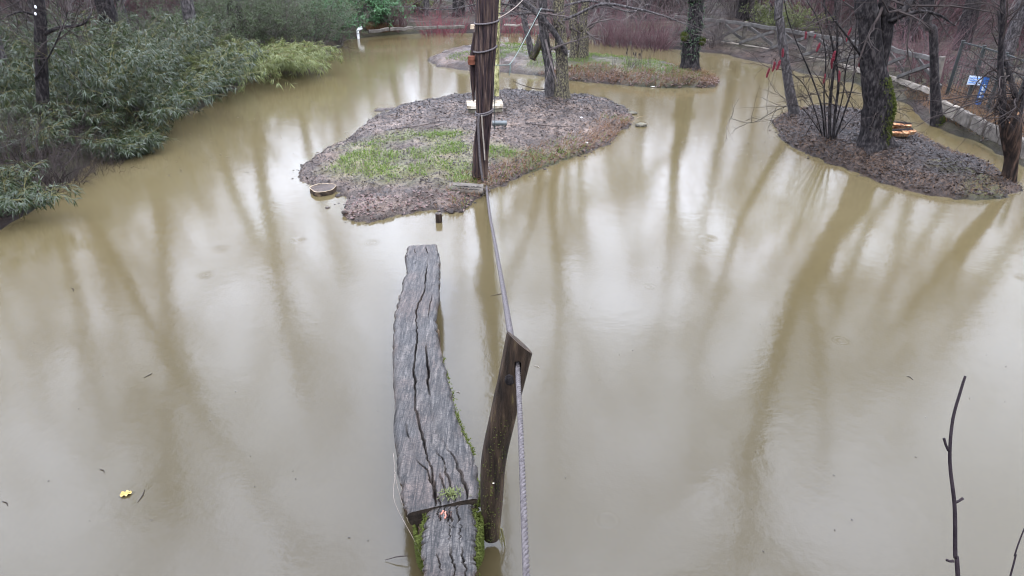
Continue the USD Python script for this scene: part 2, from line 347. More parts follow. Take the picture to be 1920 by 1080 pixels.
M['sign_text'] = ramp_mat('sign_text', [(0.3, (0.1, 0.2, 0.4)), (0.7, (0.12, 0.22, 0.45))], 8, bump=0.0)
M['wire'] = ramp_mat('wire', [(0.3, (0.014, 0.016, 0.015)), (0.7, (0.03, 0.032, 0.03))], 8, bump=0.0, rough=0.45)
M['yellow_float'] = ramp_mat('yellow_float', [(0.3, (0.16, 0.11, 0.03)), (0.7, (0.30, 0.225, 0.085))], 30, bump=0.4, dist=0.01)
M['shard_pink'] = ramp_mat('shard_pink', [(0.3, (0.2, 0.065, 0.045)), (0.7, (0.34, 0.14, 0.10))], 30, bump=0.4, dist=0.01)
M['mushroom'] = ramp_mat('mushroom', [(0.3, (0.35, 0.31, 0.24)), (0.7, (0.5, 0.46, 0.38))], 30, bump=0.1)

# foreground log: silvery weathered wood, relief and cracks come from the mesh, grain from this
M['log_top'] = usdkit.material(stage, '/World/Looks/log_top', {
    "tc": ("texture_coordinate", {}), "map": ("mapping", {"scale": (16, 1.6, 3)}), "map2": ("mapping", {"scale": (26, 34, 20)}), "map3": ("mapping", {"scale": (13, 1.3, 2)}),
    "n4": ("noise_texture", {"scale": 1.6, "detail": 5, "roughness": 0.6, "distortion": 0.4}), "ridge": ("math", {"math_type": "subtract", "value2": 0.5}), "abs": ("math", {"math_type": "absolute"}),
    "r4": ("rgb_ramp", {"ramp": [(0.0, (0.12, 0.12, 0.12)), (0.018, (0.3, 0.3, 0.3)), (0.042, (1, 1, 1))]}), "m3": ("mix_color", {"blend_type": "multiply", "fac": 0.9, "use_clamp": False}),
    "map5": ("mapping", {"scale": (11, 30, 12)}), "wob": ("noise_texture", {"scale": 9, "detail": 2}), "wadd": ("mix_vector", {"fac": 0.035}), "v5": ("voronoi_texture", {"feature": "distance_to_edge", "scale": 1.3}),
    "r5": ("rgb_ramp", {"ramp": [(0.0, (0.25, 0.25, 0.25)), (0.05, (0.6, 0.6, 0.6)), (0.11, (1, 1, 1))]}), "m5": ("mix_color", {"blend_type": "multiply", "fac": 0.75, "use_clamp": False}),
    "n1": ("noise_texture", {"scale": 2.2, "detail": 8, "roughness": 0.7, "distortion": 0.6}),
    "n2": ("noise_texture", {"scale": 2.4, "detail": 3}), "n3": ("noise_texture", {"scale": 2.0, "detail": 6, "roughness": 0.75}),
    "r1": ("rgb_ramp", {"ramp": [(0.34, (0.008, 0.007, 0.006)), (0.43, (0.019, 0.016, 0.0135)), (0.55, (0.039, 0.0335, 0.029)), (0.68, (0.082, 0.070, 0.059))]}),
    "r2": ("rgb_ramp", {"ramp": [(0.36, (0.92, 0.98, 1.04)), (0.5, (1.0, 1.0, 1.0)), (0.64, (1.10, 0.97, 0.93))]}),
    "r3": ("rgb_ramp", {"ramp": [(0.36, (0.28, 0.27, 0.27)), (0.48, (1, 1, 1))]}),
    "m1": ("mix_color", {"blend_type": "multiply", "fac": 1.0, "use_clamp": False}), "m2": ("mix_color", {"blend_type": "multiply", "fac": 0.85, "use_clamp": False}),
    "bump": ("bump", {"strength": 0.6, "distance": 0.010}), "b2": ("bump", {"strength": 0.6, "distance": 0.006}),
    "p": ("principled_bsdf", {"roughness": 0.45, "specular_ior_level": 0.22})},
    [("tc.object", "map.vector"), ("tc.object", "map2.vector"), ("map.vector", "n1.vector"), ("tc.object", "n2.vector"), ("map2.vector", "n3.vector"),
     ("n1.fac", "r1.fac"), ("n2.fac", "r2.fac"), ("n3.fac", "r3.fac"), ("r1.color", "m1.a"), ("r2.color", "m1.b"), ("m1.result", "m2.a"), ("r3.color", "m2.b"),
     ("tc.object", "map3.vector"), ("map3.vector", "n4.vector"), ("n4.fac", "ridge.value1"), ("ridge.value", "abs.value1"), ("abs.value", "r4.fac"), ("m2.result", "m3.a"), ("r4.color", "m3.b"), ("tc.object", "wob.vector"), ("tc.object", "wadd.a"), ("wob.color", "wadd.b"), ("wadd.result", "map5.vector"), ("map5.vector", "v5.vector"), ("v5.distance", "r5.fac"), ("m3.result", "m5.a"), ("r5.color", "m5.b"), ("m5.result", "p.base_color"), ("n1.fac", "bump.height"), ("n3.fac", "b2.height"), ("bump.normal", "b2.normal"), ("b2.normal", "p.normal")], surface="p.BSDF")
M['log_end'] = ramp_mat('log_end', [(0.3, (0.006, 0.005, 0.004)), (0.7, (0.035, 0.026, 0.019))], 10, bump=0.9, dist=0.03)
M['log_side'] = ramp_mat('log_side', [(0.3, (0.008, 0.006, 0.005)), (0.5, (0.035, 0.025, 0.017)), (0.72, (0.10, 0.07, 0.042))], 10, (1, 1, 1), bump=0.9, dist=0.03)
M['post_dark'] = ramp_mat('post_dark', [(0.34, (0.003, 0.0022, 0.0018)), (0.5, (0.012, 0.008, 0.0055)), (0.62, (0.027, 0.018, 0.012)), (0.70, (0.07, 0.056, 0.022))], 22, (1, 1, 0.13), bump=0.7, dist=0.012, rough=0.45, spec=0.15)

def ground_mat(name, wet, mid, dry, green, gloss=(0.22, 0.75), spec=0.4):
    """mud and leaf mould; the mesh primvar «growth» (0..1) says where moss and short grass cover it"""
    return usdkit.material(stage, '/World/Looks/' + name, {
        "geo": ("geometry", {}), "gr": ("attribute", {"attribute": "growth"}),
        "n1": ("noise_texture", {"scale": 2.3, "detail": 8, "roughness": 0.68}), "n2": ("noise_texture", {"scale": 38, "detail": 6, "roughness": 0.75}),
        "n3": ("noise_texture", {"scale": 1.3, "detail": 4}),
        "add": ("math", {"math_type": "multiply_add", "value2": 0.5, "value3": 0.0}), "half": ("math", {"math_type": "multiply", "value2": 0.5}),
        "ramp": ("rgb_ramp", {"ramp": [(0.41, wet), (0.5, mid), (0.60, dry)]}),
        "gmix": ("mix_color", {"b": green}), "gm": ("math", {"math_type": "multiply"}), "gc": ("map_range", {"from_min": 0.38, "from_max": 0.6, "to_min": 0, "to_max": 1, "clamp": True}),
        "rr": ("map_range", {"from_min": 0.40, "from_max": 0.56, "to_min": gloss[0], "to_max": gloss[1], "clamp": True}),
        "sz": ("separate_xyz", {}), "wz": ("map_range", {"from_min": 0.02, "from_max": 0.11, "to_min": 0.42, "to_max": 1.0, "clamp": True}), "wm": ("vector_math", {"math_type": "scale"}), "wr": ("math", {"math_type": "multiply"}),
        "bump": ("bump", {"strength": 1.0, "distance": 0.03}), "p": ("principled_bsdf", {"specular_ior_level": spec})},
        [("geo.position", "n1.vector"), ("geo.position", "n2.vector"), ("geo.position", "n3.vector"), ("n1.fac", "half.value1"), ("n2.fac", "add.value1"), ("half.value", "add.value3"),
         ("add.value", "ramp.fac"), ("ramp.color", "gmix.a"), ("n2.fac", "gc.value"), ("gc.result", "gm.value1"), ("gr.fac", "gm.value2"), ("gm.value", "gmix.fac"),
         ("geo.position", "sz.vector"), ("sz.z", "wz.value"), ("gmix.result", "wm.vector1"), ("wz.result", "wm.scale"), ("wm.vector", "p.base_color"), ("n3.fac", "rr.value"), ("rr.result", "wr.value1"), ("wz.result", "wr.value2"), ("wr.value", "p.roughness"), ("n2.fac", "bump.height"), ("bump.normal", "p.normal")], surface="p.BSDF")
M['mud'] = ground_mat('mud', (0.012, 0.0078, 0.0055), (0.044, 0.030, 0.022), (0.112, 0.080, 0.060), (0.055, 0.06, 0.012), (0.16, 0.6), 0.28)
M['mud_dark'] = ground_mat('mud_dark', (0.008, 0.0052, 0.0037), (0.028, 0.018, 0.0125), (0.078, 0.051, 0.036), (0.034, 0.036, 0.010), (0.2, 0.7), 0.25)
M['forest_floor'] = ground_mat('forest_floor', (0.008, 0.0055, 0.0045), (0.024, 0.0168, 0.0135), (0.06, 0.042, 0.034), (0.04, 0.048, 0.018), (0.6, 0.9), 0.12)
M['path'] = ground_mat('path', (0.06, 0.055, 0.057), (0.11, 0.10, 0.104), (0.17, 0.158, 0.16), (0.12, 0.13, 0.06), (0.3, 0.7))

# muddy pond water: milky tan body, skin roughened by drizzle, with a few rain rings
M['pond_water'] = usdkit.material(stage, '/World/Looks/pond_water', {
    "geo": ("geometry", {}),
    "n1": ("noise_texture", {"scale": 0.23, "detail": 3}), "ramp": ("rgb_ramp", {"ramp": [(0.3, (0.0225, 0.0172, 0.0078)), (0.7, (0.0275, 0.0217, 0.0108))]}),
    "map": ("mapping", {"scale": (1, 1, 1)}),
    "n2": ("noise_texture", {"scale": 4.0, "detail": 5, "roughness": 0.65}), "bump": ("bump", {"strength": 0.10, "distance": 0.03}),
    "vo": ("voronoi_texture", {"scale": 1.05, "feature": "f1"}),
    "ring": ("math", {"math_type": "multiply", "value2": 210.0}), "sin": ("math", {"math_type": "sine"}),
    "near": ("map_range", {"from_min": 0.04, "from_max": 0.16, "to_min": 1, "to_max": 0, "clamp": True}),
    "sep": ("separate_color", {}), "pick": ("math", {"math_type": "greater_than", "value2": 0.72}),
    "m1": ("math", {"math_type": "multiply"}), "m2": ("math", {"math_type": "multiply"}),
    "b2": ("bump", {"strength": 0.10, "distance": 0.02}),
    "p": ("principled_bsdf", {"roughness": 0.10, "ior": 1.333, "specular_ior_level": 0.5})},
    [("geo.position", "n1.vector"), ("n1.fac", "ramp.fac"), ("ramp.color", "p.base_color"), ("geo.position", "map.vector"), ("map.vector", "n2.vector"),
     ("n2.fac", "bump.height"), ("geo.position", "vo.vector"), ("vo.distance", "ring.value1"), ("ring.value", "sin.value1"), ("vo.distance", "near.value"),
     ("vo.color", "sep.color"), ("sep.r", "pick.value1"), ("sin.value", "m1.value1"), ("near.result", "m1.value2"), ("m1.value", "m2.value1"), ("pick.value", "m2.value2"),
     ("m2.value", "b2.height"), ("bump.normal", "b2.normal"), ("b2.normal", "p.normal")], surface="p.BSDF")

# ------------------------------------------------------------------ ground, water, islands
def gpoly(px, z=0.0):
    return [tuple(G(x, y, z)[:2]) for x, y in px]
shore = gpoly([(0, 428), (60, 398), (95, 360), (135, 325), (190, 290), (250, 262), (330, 222), (400, 188), (470, 150), (560, 120), (615, 103), (640, 84), (650, 74), (690, 69), (780, 63),
               (870, 62), (960, 62), (1060, 68), (1120, 76), (1200, 86), (1270, 92), (1340, 100), (1410, 113), (1500, 135), (1600, 158), (1700, 196), (1740, 230), (1775, 247), (1820, 263), (1865, 284), (1925, 318)])
pond = Polygon([(-7.2, 5.5), (-6.5, 2.5), (-3, 1.0), (0, 0.9), (2.5, 1.1), (6, 2.2), (8.2, 4.5)][::1] + [(11.3, 9.2)] + shore[::-1])
pond = pond.buffer(0)
isl_px = {
 'main': [(558, 334), (570, 347), (590, 356), (618, 362), (640, 370), (646, 384), (642, 398), (655, 410), (690, 418), (730, 408), (790, 395), (868, 398), (885, 378), (915, 362), (950, 342), (1000, 322), (1060, 303),
          (1110, 281), (1165, 251), (1182, 230), (1176, 207), (1150, 192), (1100, 184), (1040, 179), (960, 174), (930, 176), (860, 184), (800, 189), (760, 200), (700, 226), (672, 243), (650, 262), (620, 281), (590, 296), (568, 316)],
 'rear': [(805, 114), (820, 124), (870, 131), (950, 137), (1000, 142), (1080, 151), (1150, 159), (1250, 166), (1345, 163), (1350, 154), (1300, 137), (1250, 124), (1180, 117), (1100, 107), (1020, 95), (940, 91), (880, 93), (830, 100)],
 'right': [(1443, 238), (1470, 264), (1530, 297), (1600, 321), (1650, 343), (1720, 363), (1790, 373), (1880, 373), (1912, 358), (1905, 342), (1860, 320), (1800, 296), (1750, 272), (1700, 252), (1640, 224), (1560, 207), (1500, 210), (1460, 222)],
 'bar': [(700, 208), (722, 204), (748, 197), (775, 191), (785, 193), (770, 200), (740, 205), (715, 211)],
}
ISL = {k: Polygon(gpoly(v)).buffer(0) for k, v in isl_px.items()}
def sdist(poly, x, y):
    """distance to the polygon's edge, positive inside"""
    shapely.prepare(poly)
    p = shapely.points(x, y)
    d = shapely.distance(poly.exterior, p)
    return np.where(shapely.contains(poly, p), d, -d)
def growth_primvar(prim, g):
    UsdGeom.PrimvarsAPI(prim).CreatePrimvar('growth', Sdf.ValueTypeNames.FloatArray, 'vertex').Set(Vt.FloatArray.FromNumpy(g.astype(np.float32)))
ISL_SPEC = {'main': (0.26, 0.55, 0.07, 21), 'rear': (0.34, 0.5, 0.06, 22), 'right': (0.34, 0.55, 0.06, 23), 'bar': (0.05, 0.2, 0.03, 24)}
def isl_h(key, x, y):
    H, w, amp, seed = ISL_SPEC[key]
    d = sdist(ISL[key], x, y)
    q = np.stack([x, y, 0 * x], -1)
    d = d + 0.16 * (meshkit.fbm(q * 1.7, 4, seed) * 2 - 1) + 0.05 * (meshkit.noise(q * 9, seed + 3) * 2 - 1)
    h = np.where(d > 0, 0.035 * np.minimum(d / 0.05, 1) + (H - 0.035) * (1 - np.exp(-np.maximum(d, 0) / w)), d * 0.6)
    bump = (meshkit.fbm(q * 2.1 + 7, 4, seed + 5) * 2 - 1) * amp + (meshkit.fbm(q * 9 + 3, 3, seed + 6) * 2 - 1) * amp * 0.55
    return h + bump * np.clip(d / 0.3, 0, 1), d
def make_island(key, name, label, mat, step, growth):
    x0, y0, x1, y1 = ISL[key].buffer(0.5).bounds
    xs, ys = np.arange(x0, x1, step), np.arange(y0, y1, step)
    X, Y = np.meshgrid(xs, ys)
    Z, d = isl_h(key, X.ravel(), Y.ravel())
    V = np.stack([X.ravel(), Y.ravel(), np.maximum(Z, -0.22)], 1)
    nx = len(xs)
    i, j = np.meshgrid(np.arange(len(ys) - 1), np.arange(nx - 1), indexing='ij')
    q = (i * nx + j).ravel()
    keep = (d[q] > -0.4) & (d[q + nx + 1] > -0.4)
    q = q[keep]
    F = np.vstack([np.stack([q, q + 1, q + nx + 1], 1), np.stack([q, q + nx + 1, q + nx], 1)])
    used = np.unique(F); re = np.full(len(V), -1); re[used] = np.arange(len(used))
    V, F = V[used], re[F]
    p = obj(name, (V, F), mat, smooth=True, label=label, kind='structure')
    growth_primvar(p, growth(V[:, 0], V[:, 1]))
    return p
def blob(px, r):
    c = [G(a, b, 0.2)[:2] for a, b in px]
    def g(x, y):
        q = np.stack([x, y, 0 * x], -1)
        d = np.min([np.hypot(x - cx, y - cy) for cx, cy in c], 0) + 0.35 * (meshkit.fbm(q * 1.5, 3, 3) * 2 - 1)
        return np.clip(1.4 - d / r, 0, 1)
    return g
main_green = blob([(690, 295), (740, 300), (780, 295), (820, 315), (860, 310), (790, 325), (730, 320), (840, 285), (670, 305), (860, 330), (760, 260), (700, 270), (920, 285), (1040, 295), (1060, 290), (820, 262)], 0.55)
make_island('main', 'island', 'largest muddy island with a grassy patch and a bark covered pole', M['mud'], 0.035, main_green)
make_island('rear', 'island', 'far island fringed with rusty dry grass behind the twin trunk tree', M['mud_dark'], 0.06, blob([(980, 100), (1100, 125), (1200, 130), (1150, 120), (1050, 120), (1250, 150)], 1.0))
make_island('right', 'island', 'brown leaf strewn island under the thick mossy tree', M['mud_dark'], 0.045, blob([(1800, 320), (1850, 350)], 0.4))
make_island('bar', 'mud_bar', 'low dark mud bar just above the water beside the largest island', M['mud_dark'], 0.04, blob([(1800, 320)], 0.1))

def ground_h(x, y):
    d = -sdist(pond, x, y)
    q = np.stack([x, y, 0 * x], -1)
    d = d + 0.25 * (meshkit.fbm(q * 1.1, 3, 41) * 2 - 1)
    h = np.where(d > 0, 0.06 * np.minimum(d / 0.06, 1) + 0.26 * (1 - np.exp(-np.maximum(d, 0) / 0.5)) + 0.012 * np.maximum(d, 0), np.maximum(d * 0.6, -0.7))
    return h + (meshkit.fbm(q * 0.8 + 5, 4, 42) * 2 - 1) * 0.16 * np.clip(d / 1.2, 0, 1)
def make_ground():
    xs = np.concatenate([[-300, -160, -90, -60], np.arange(-40, -17, 0.8), np.arange(-17, 24, 0.17), np.arange(24, 46, 0.8), [60, 90, 160, 300]])
    ys = np.concatenate([[-200, -80, -40, -20, -10, -5], np.arange(-2, 2, 0.5), np.arange(2, 36, 0.17), np.arange(36, 62, 0.8), [75, 110, 180, 400]])
    X, Y = np.meshgrid(xs, ys)
    Z = ground_h(X.ravel(), Y.ravel())
    V = np.stack([X.ravel(), Y.ravel(), Z], 1); nx = len(xs)
    i, j = np.meshgrid(np.arange(len(ys) - 1), np.arange(nx - 1), indexing='ij')
    q = (i * nx + j).ravel()
    F = np.vstack([np.stack([q, q + 1, q + nx + 1], 1), np.stack([q, q + nx + 1, q + nx], 1)])
    p = obj('ground', (V, F), M['forest_floor'], smooth=True, label='brown leaf covered woodland floor round the pond', kind='structure')
    growth_primvar(p, np.clip(meshkit.fbm(V * 0.5, 3, 8) * 2 - 0.9, 0, 1))
make_ground()
bx0, by0, bx1, by1 = pond.buffer(0.6).bounds
xs, ys = np.linspace(bx0, bx1, 30), np.linspace(by0, by1, 30)
X, Y = np.meshgrid(xs, ys)
i, j = np.meshgrid(np.arange(29), np.arange(29), indexing='ij'); q = (i * 30 + j).ravel()
obj('water', (np.stack([X.ravel(), Y.ravel(), 0 * X.ravel()], 1), np.vstack([np.stack([q, q + 1, q + 31], 1), np.stack([q, q + 31, q + 30], 1)])), M['pond_water'],
    label='muddy tan pond water reflecting the sky and bare trees', kind='structure')
def gz(x, y):
    return float(ground_h(np.array([x]), np.array([y]))[0])
def iz(key, x, y):
    return float(isl_h(key, np.array([x]), np.array([y]))[0][0])
def on_isl(key, px, py):
    p = G(px, py, 0.25)
    for _ in range(3):
        p = G(px, py, iz(key, p[0], p[1]))
    return p
def on_bank(px, py):
    p = G(px, py, 0.3)
    for _ in range(3):
        p = G(px, py, max(gz(p[0], p[1]), 0))
    return p

# ------------------------------------------------------------------ plant prototypes
def tree_proto(name, seed, h, r, bark, twig, lean=0.0, kids=(9, 7, 6), first=0.35, limbs=13):
    rng = np.random.RandomState(seed)
    pr = proto(name)
    n = 8; pts = [np.zeros(3)]; d = np.array([lean, 0, 1.0])
    for k in range(n - 1):
        d = unit(d + np.append(rng.normal(0, 0.06, 2), 0.05)); pts.append(pts[-1] + d * h / (n - 1))
    rad = np.linspace(r, r * 0.12, n); pts[0] = pts[0] - np.array([0, 0, 0.3])
    obj('trunk', trunk_mesh(pts, rad, n=50, sides=12, ridge=0.12, seed=seed, flare=0.3), bark, pr, smooth=True)
    T = [Tubes(), Tubes()]
    C = spline(np.column_stack([pts, rad]), 60)
    for k in range(limbs):
        t = first + (0.98 - first) * (k + rng.uniform(0, 1)) / limbs
        c = C[min(int(t * 59), 58)]
        a = rng.uniform(0, 2 * math.pi)
        L = h * (0.42 - 0.26 * t) * rng.uniform(0.7, 1.2)
        grow(rng, T, c[:3], np.array([math.cos(a), math.sin(a), rng.uniform(0.4, 1.1)]), L, c[3] * rng.uniform(0.35, 0.55), 0, kids, ratio=0.5, wob=0.17, trop=0.08)
    v, f = join([t.build() for t in T])
    obj('crown', (v, f), twig, pr)
    return pr
TREES = [tree_proto('bare_tree_a', 1, 13.0, 0.20, M['bark_grey'], M['twig']), tree_proto('bare_tree_b', 2, 15.0, 0.23, M['bark_dark'], M['twig_dark'], 0.05, first=0.4),
         tree_proto('bare_tree_c', 3, 11.0, 0.14, M['bark_grey'], M['twig'], -0.08, kids=(8, 7, 6), first=0.25), tree_proto('bare_tree_d', 4, 16.0, 0.27, M['bark_dark'], M['twig'], 0.03, first=0.3, limbs=16)]
def thicket_proto(name, seed, h, mat, stems=46, spread=0.9, kids=(5, 4), leaf=None, nleaf=0, wob=0.20, trop=0.02, lsize=0.05, r=0.010):
    rng = np.random.RandomState(seed); pr = proto(name); T = [Tubes(), Tubes()]
    ends = []
    for k in range(stems):
        a = rng.uniform(0, 2 * math.pi); q = rng.uniform(0, 0.5 * spread) * np.array([math.cos(a), math.sin(a), 0])
        b = a + rng.normal(0, 0.8)
        pts = grow(rng, T, q - [0, 0, 0.15], np.array([math.cos(b) * spread * rng.uniform(0.1, 0.8), math.sin(b) * spread * rng.uniform(0.1, 0.8), 1.0]), h * rng.uniform(0.6, 1.1), r * rng.uniform(0.7, 1.5), 0, kids,
                   ratio=0.5, wob=wob, trop=trop, sides=(4, 3, 3), spread=(0.35, 0.8))
        ends.append(np.array(pts))
    obj('stems', join([t.build() for t in T]), mat, pr, kind='stuff')
    if leaf is not None:
        C = np.concatenate([np.concatenate([v.reshape(-1, 3) for v, _ in lst]) for t in T[1:] for lst in t.by.values()])
        C = C[C[:, 2] > 0.12 * h]
        P = C[rng.randint(0, len(C), nleaf)] + rng.normal(0, 0.03, (nleaf, 3))
        D = rng.normal(0, 1, (nleaf, 3)) + [0, 0, -0.2]
        obj('foliage', leaves(P, D, rng.uniform(0.7, 1.3, nleaf) * lsize, lsize * 0.5, rng), leaf, pr, kind='stuff')
    return pr
THICK = [thicket_proto('thicket_a', 11, 1.9, M['twig']), thicket_proto('thicket_b', 12, 2.4, M['twig_plum'], 40, 1.2), thicket_proto('thicket_c', 13, 1.5, M['twig_dark'], 50, 1.3)]
SCRUB = [thicket_proto('tall_scrub_a', 19, 7.5, M['twig'], 26, 1.6, (9, 5), wob=0.08, trop=0.06, r=0.022), thicket_proto('tall_scrub_b', 20, 6.5, M['twig_plum'], 30, 1.5, (9, 5), wob=0.08, trop=0.06, r=0.02)]
RED = thicket_proto('red_stems', 14, 1.4, M['twig_red'], 48, 1.0, (4, 3), wob=0.07, r=0.009)
PLUM = thicket_proto('plum_stems', 15, 1.8, M['twig_plum'], 70, 0.9, (5, 4), wob=0.1)
BUSH = [thicket_proto('leafy_bush', 16, 2.0, M['twig'], 60, 1.5, (6, 5), M['bush_leaf'], 9000, lsize=0.055, wob=0.16, trop=-0.02),
        thicket_proto('laurel', 17, 1.9, M['twig_dark'], 30, 1.0, (5, 4), M['laurel_leaf'], 3200, lsize=0.13),
        thicket_proto('yellow_bush', 18, 1.7, M['twig'], 26, 1.0, (5, 4), M['yellow_leaf'], 2300, lsize=0.11)]
def bamboo_proto(name, seed, h, canes, spread, leaf, sag=0.5, per=7):
    rng = np.random.RandomState(seed); pr = proto(name); T = Tubes(); LP, LD = [], []
    for c in range(canes):
        a = rng.uniform(0, 2 * math.pi); q = rng.uniform(0, 0.45) * np.array([math.cos(a), math.sin(a), 0])
        a += rng.normal(0, 0.7)
        d = np.array([math.cos(a) * 0.35 * spread, math.sin(a) * 0.35 * spread, 1.0]); d = d / np.linalg.norm(d)
        L = h * rng.uniform(0.65, 1.2); n = 12; pts = [q - [0, 0, 0.1]]
        out = np.array([math.cos(a), math.sin(a), 0])
        for k in range(n - 1):
            d = unit(d + out * 0.055 * spread + np.array([0, 0, -0.10 * sag * (k / n) ** 1.0 * spread]) + rng.normal(0, 0.05, 3)); pts.append(pts[-1] + d * L / (n - 1))
        T.add(pts, np.linspace(0.008, 0.002, n), 4)
        for k in range(3, n):
            for s in range(rng.randint(2, 4)):
                b = rng.uniform(0, 2 * math.pi)
                sd = unit(np.array([math.cos(b), math.sin(b), rng.uniform(-0.2, 0.5)]) + 0.5 * (pts[k] - pts[k - 1]) / (L / n)); sl = rng.uniform(0.12, 0.42)
                e0 = pts[k]; e1 = e0 + sd * sl * 0.6; e2 = e0 + sd * sl + [0, 0, -0.1 * sl]
                T.add([e0, e1, e2], [0.003, 0.002, 0.001], 3)
                for m in range(per):
                    t = rng.uniform(0.45, 1.0)
                    LP.append(e0 + (e2 - e0) * t); LD.append(sd * 0.7 + rng.normal(0, 0.5, 3) + [0, 0, -0.75])
    obj('canes', T.build(), M['cane'], pr, kind='stuff')
    n = len(LP)
    obj('foliage', leaves(LP, LD, rng.uniform(0.10, 0.23, n), rng.uniform(0.016, 0.030, n), rng, 0.22), leaf, pr, kind='stuff')
    return pr
BAMBOO = [bamboo_proto('bamboo_a', 31, 2.3, 34, 1.0, M['bamboo_leaf']), bamboo_proto('bamboo_b', 32, 1.7, 30, 1.5, M['bamboo_leaf']),
          bamboo_proto('bamboo_c', 33, 1.7, 44, 2.0, M['bamboo_leaf_yellow'], 1.0), bamboo_proto('bamboo_d', 34, 0.9, 26, 1.3, M['bamboo_leaf'], 0.8, 8)]

# ------------------------------------------------------------------ woodland on the banks
RNG = np.random.RandomState(77)
def bank_ok(x, y, m=0.6):
    return not pond.buffer(m).contains(Point(x, y))
# single bare trees one can pick out along the banks: foot in the picture, prototype, turn, size, label
TREE_SPOTS = [
 (28, 200, 8.5, 2, 'thin bare tree at the far left edge behind the bamboo'),
 (118, 175, 9.5, 2, 'slim pole straight tree just right of the dark trunk with white spots'),
 (230, 150, 11, 1, 'dark leaning tree rising from the middle of the green bamboo'),
 (372, 118, 13, 0, 'grey tree behind the right hand end of the bamboo thicket'),
 (455, 92, 16, 3, 'stout dark tree behind the yellowish drooping bamboo'),
 (545, 66, 20, 0, 'bare grey tree above the dome shaped grey green bush'),
 (615, 45, 25, 2, 'slender bare tree left of the glossy laurel on the far bank'),
 (725, 34, 29, 0, 'bare tree on the far bank behind the pale timber edging'),
 (800, 30, 31, 2, 'slender bare tree behind the red stemmed bush'),
 (860, 32, 30, 3, 'thick bare tree on the far bank just left of the bark covered pole'),
 (965, 34, 30, 1, 'dark tree on the far bank just right of the bark covered pole'),
 (1130, 40, 29, 0, 'bare tree on the far bank between the twin trunks and the ivy tree'),
 (1215, 38, 29, 2, 'slender bare tree behind the plum coloured thicket'),
 (1390, 42, 28, 3, 'thick bare tree behind the rail fence near its first cross brace'),
 (1450, 48, 26, 0, 'bare tree beyond the rail fence behind the red catkin shrub'),
 (1560, 60, 25, 2, 'slender bare tree beyond the fence left of the thick mossy tree'),
 (1700, 80, 22, 1, 'dark bare tree beyond the rail fence right of the thick mossy tree'),
 (1800, 100, 20, 3, 'big bare tree behind the wire fence with the blue sign'),
 (1880, 130, 18, 0, 'bare tree behind the wire fence at the right edge'),
]
for k, (px, py, dist, pi_, lab) in enumerate(TREE_SPOTS):
    p = G(px, py, 0.3)
    if not bank_ok(p[0], p[1], 0.5):
        print('tree in pond', lab)
    copy_of(TREES[pi_], 'bare_tree', lab, 'tree', (p[0], p[1], gz(p[0], p[1])), RNG.uniform(0, 360), RNG.uniform(0.85, 1.1), 'bare trees round the pond')
# the wood that closes the view, with unseen added trees: one mass
locs = []
while len(locs) < 90:
    x, y = RNG.uniform(-38, 44), RNG.uniform(4, 72)
    dd = -float(sdist(pond, np.array([x]), np.array([y]))[0])
    if dd > (6.0 if y > 22 else 5.0) and (not locs or min(math.hypot(x - a[0], y - a[1]) for a in locs) > 2.8):
        locs.append((x, y, gz(x, y) - 0.1))
n0 = len(locs)
while len(locs) < n0 + 75:            # unseen trees added behind and beside the camera to block sky light
    x, y = RNG.uniform(-30, 32), RNG.uniform(-26, 9)
    dd = -float(sdist(pond, np.array([x]), np.array([y]))[0])
    if dd > 2.0 and math.hypot(x, y) > 3.2 and (y < -1.2 or dd > 4) and min(math.hypot(x - a[0], y - a[1]) for a in locs) > 2.2:
        locs.append((x, y, gz(x, y) - 0.1))
scatter('woodland', TREES, locs, RNG.uniform(0, 6.28, len(locs)), RNG.uniform(0.8, 1.15, len(locs)), 'bare grey winter woodland closing the view behind the banks, plus unseen trees added around the camera')
locs = []
while len(locs) < 330:
    x, y = RNG.uniform(-30, 36), RNG.uniform(5, 56)
    dd = -float(sdist(pond, np.array([x]), np.array([y]))[0])
    if dd > 2.6 and not (x > 6 and y < 30 and dd < 5.5):
        locs.append((x, y, gz(x, y) - 0.05))
scatter('undergrowth', THICK, locs, RNG.uniform(0, 6.28, len(locs)), RNG.uniform(0.7, 1.3, len(locs)), 'tangled grey and plum undergrowth of twigs under the wood')

locs = []
while len(locs) < 150:
    x, y = RNG.uniform(-32, 40), RNG.uniform(10, 52)
    dd = -float(sdist(pond, np.array([x]), np.array([y]))[0])
    if dd > (3.2 if y > 26 else 6.0):
        locs.append((x, y, gz(x, y) - 0.05))
n0 = len(locs)
while len(locs) < n0 + 90:  # unseen scrub added around the camera, shutting out sky light from behind
    x, y = RNG.uniform(-26, 28), RNG.uniform(-22, 9)
    dd = -float(sdist(pond, np.array([x]), np.array([y]))[0])
    if dd > 3.5 and math.hypot(x, y) > 4.5 and (y < -2.5 or dd > 5):
        locs.append((x, y, gz(x, y) - 0.05))
scatter('young_woodland', SCRUB, locs, RNG.uniform(0, 6.28, len(locs)), RNG.uniform(0.7, 1.25, len(locs)), 'dense young bare woodland of thin stems behind the banks, plus unseen scrub added around the camera')

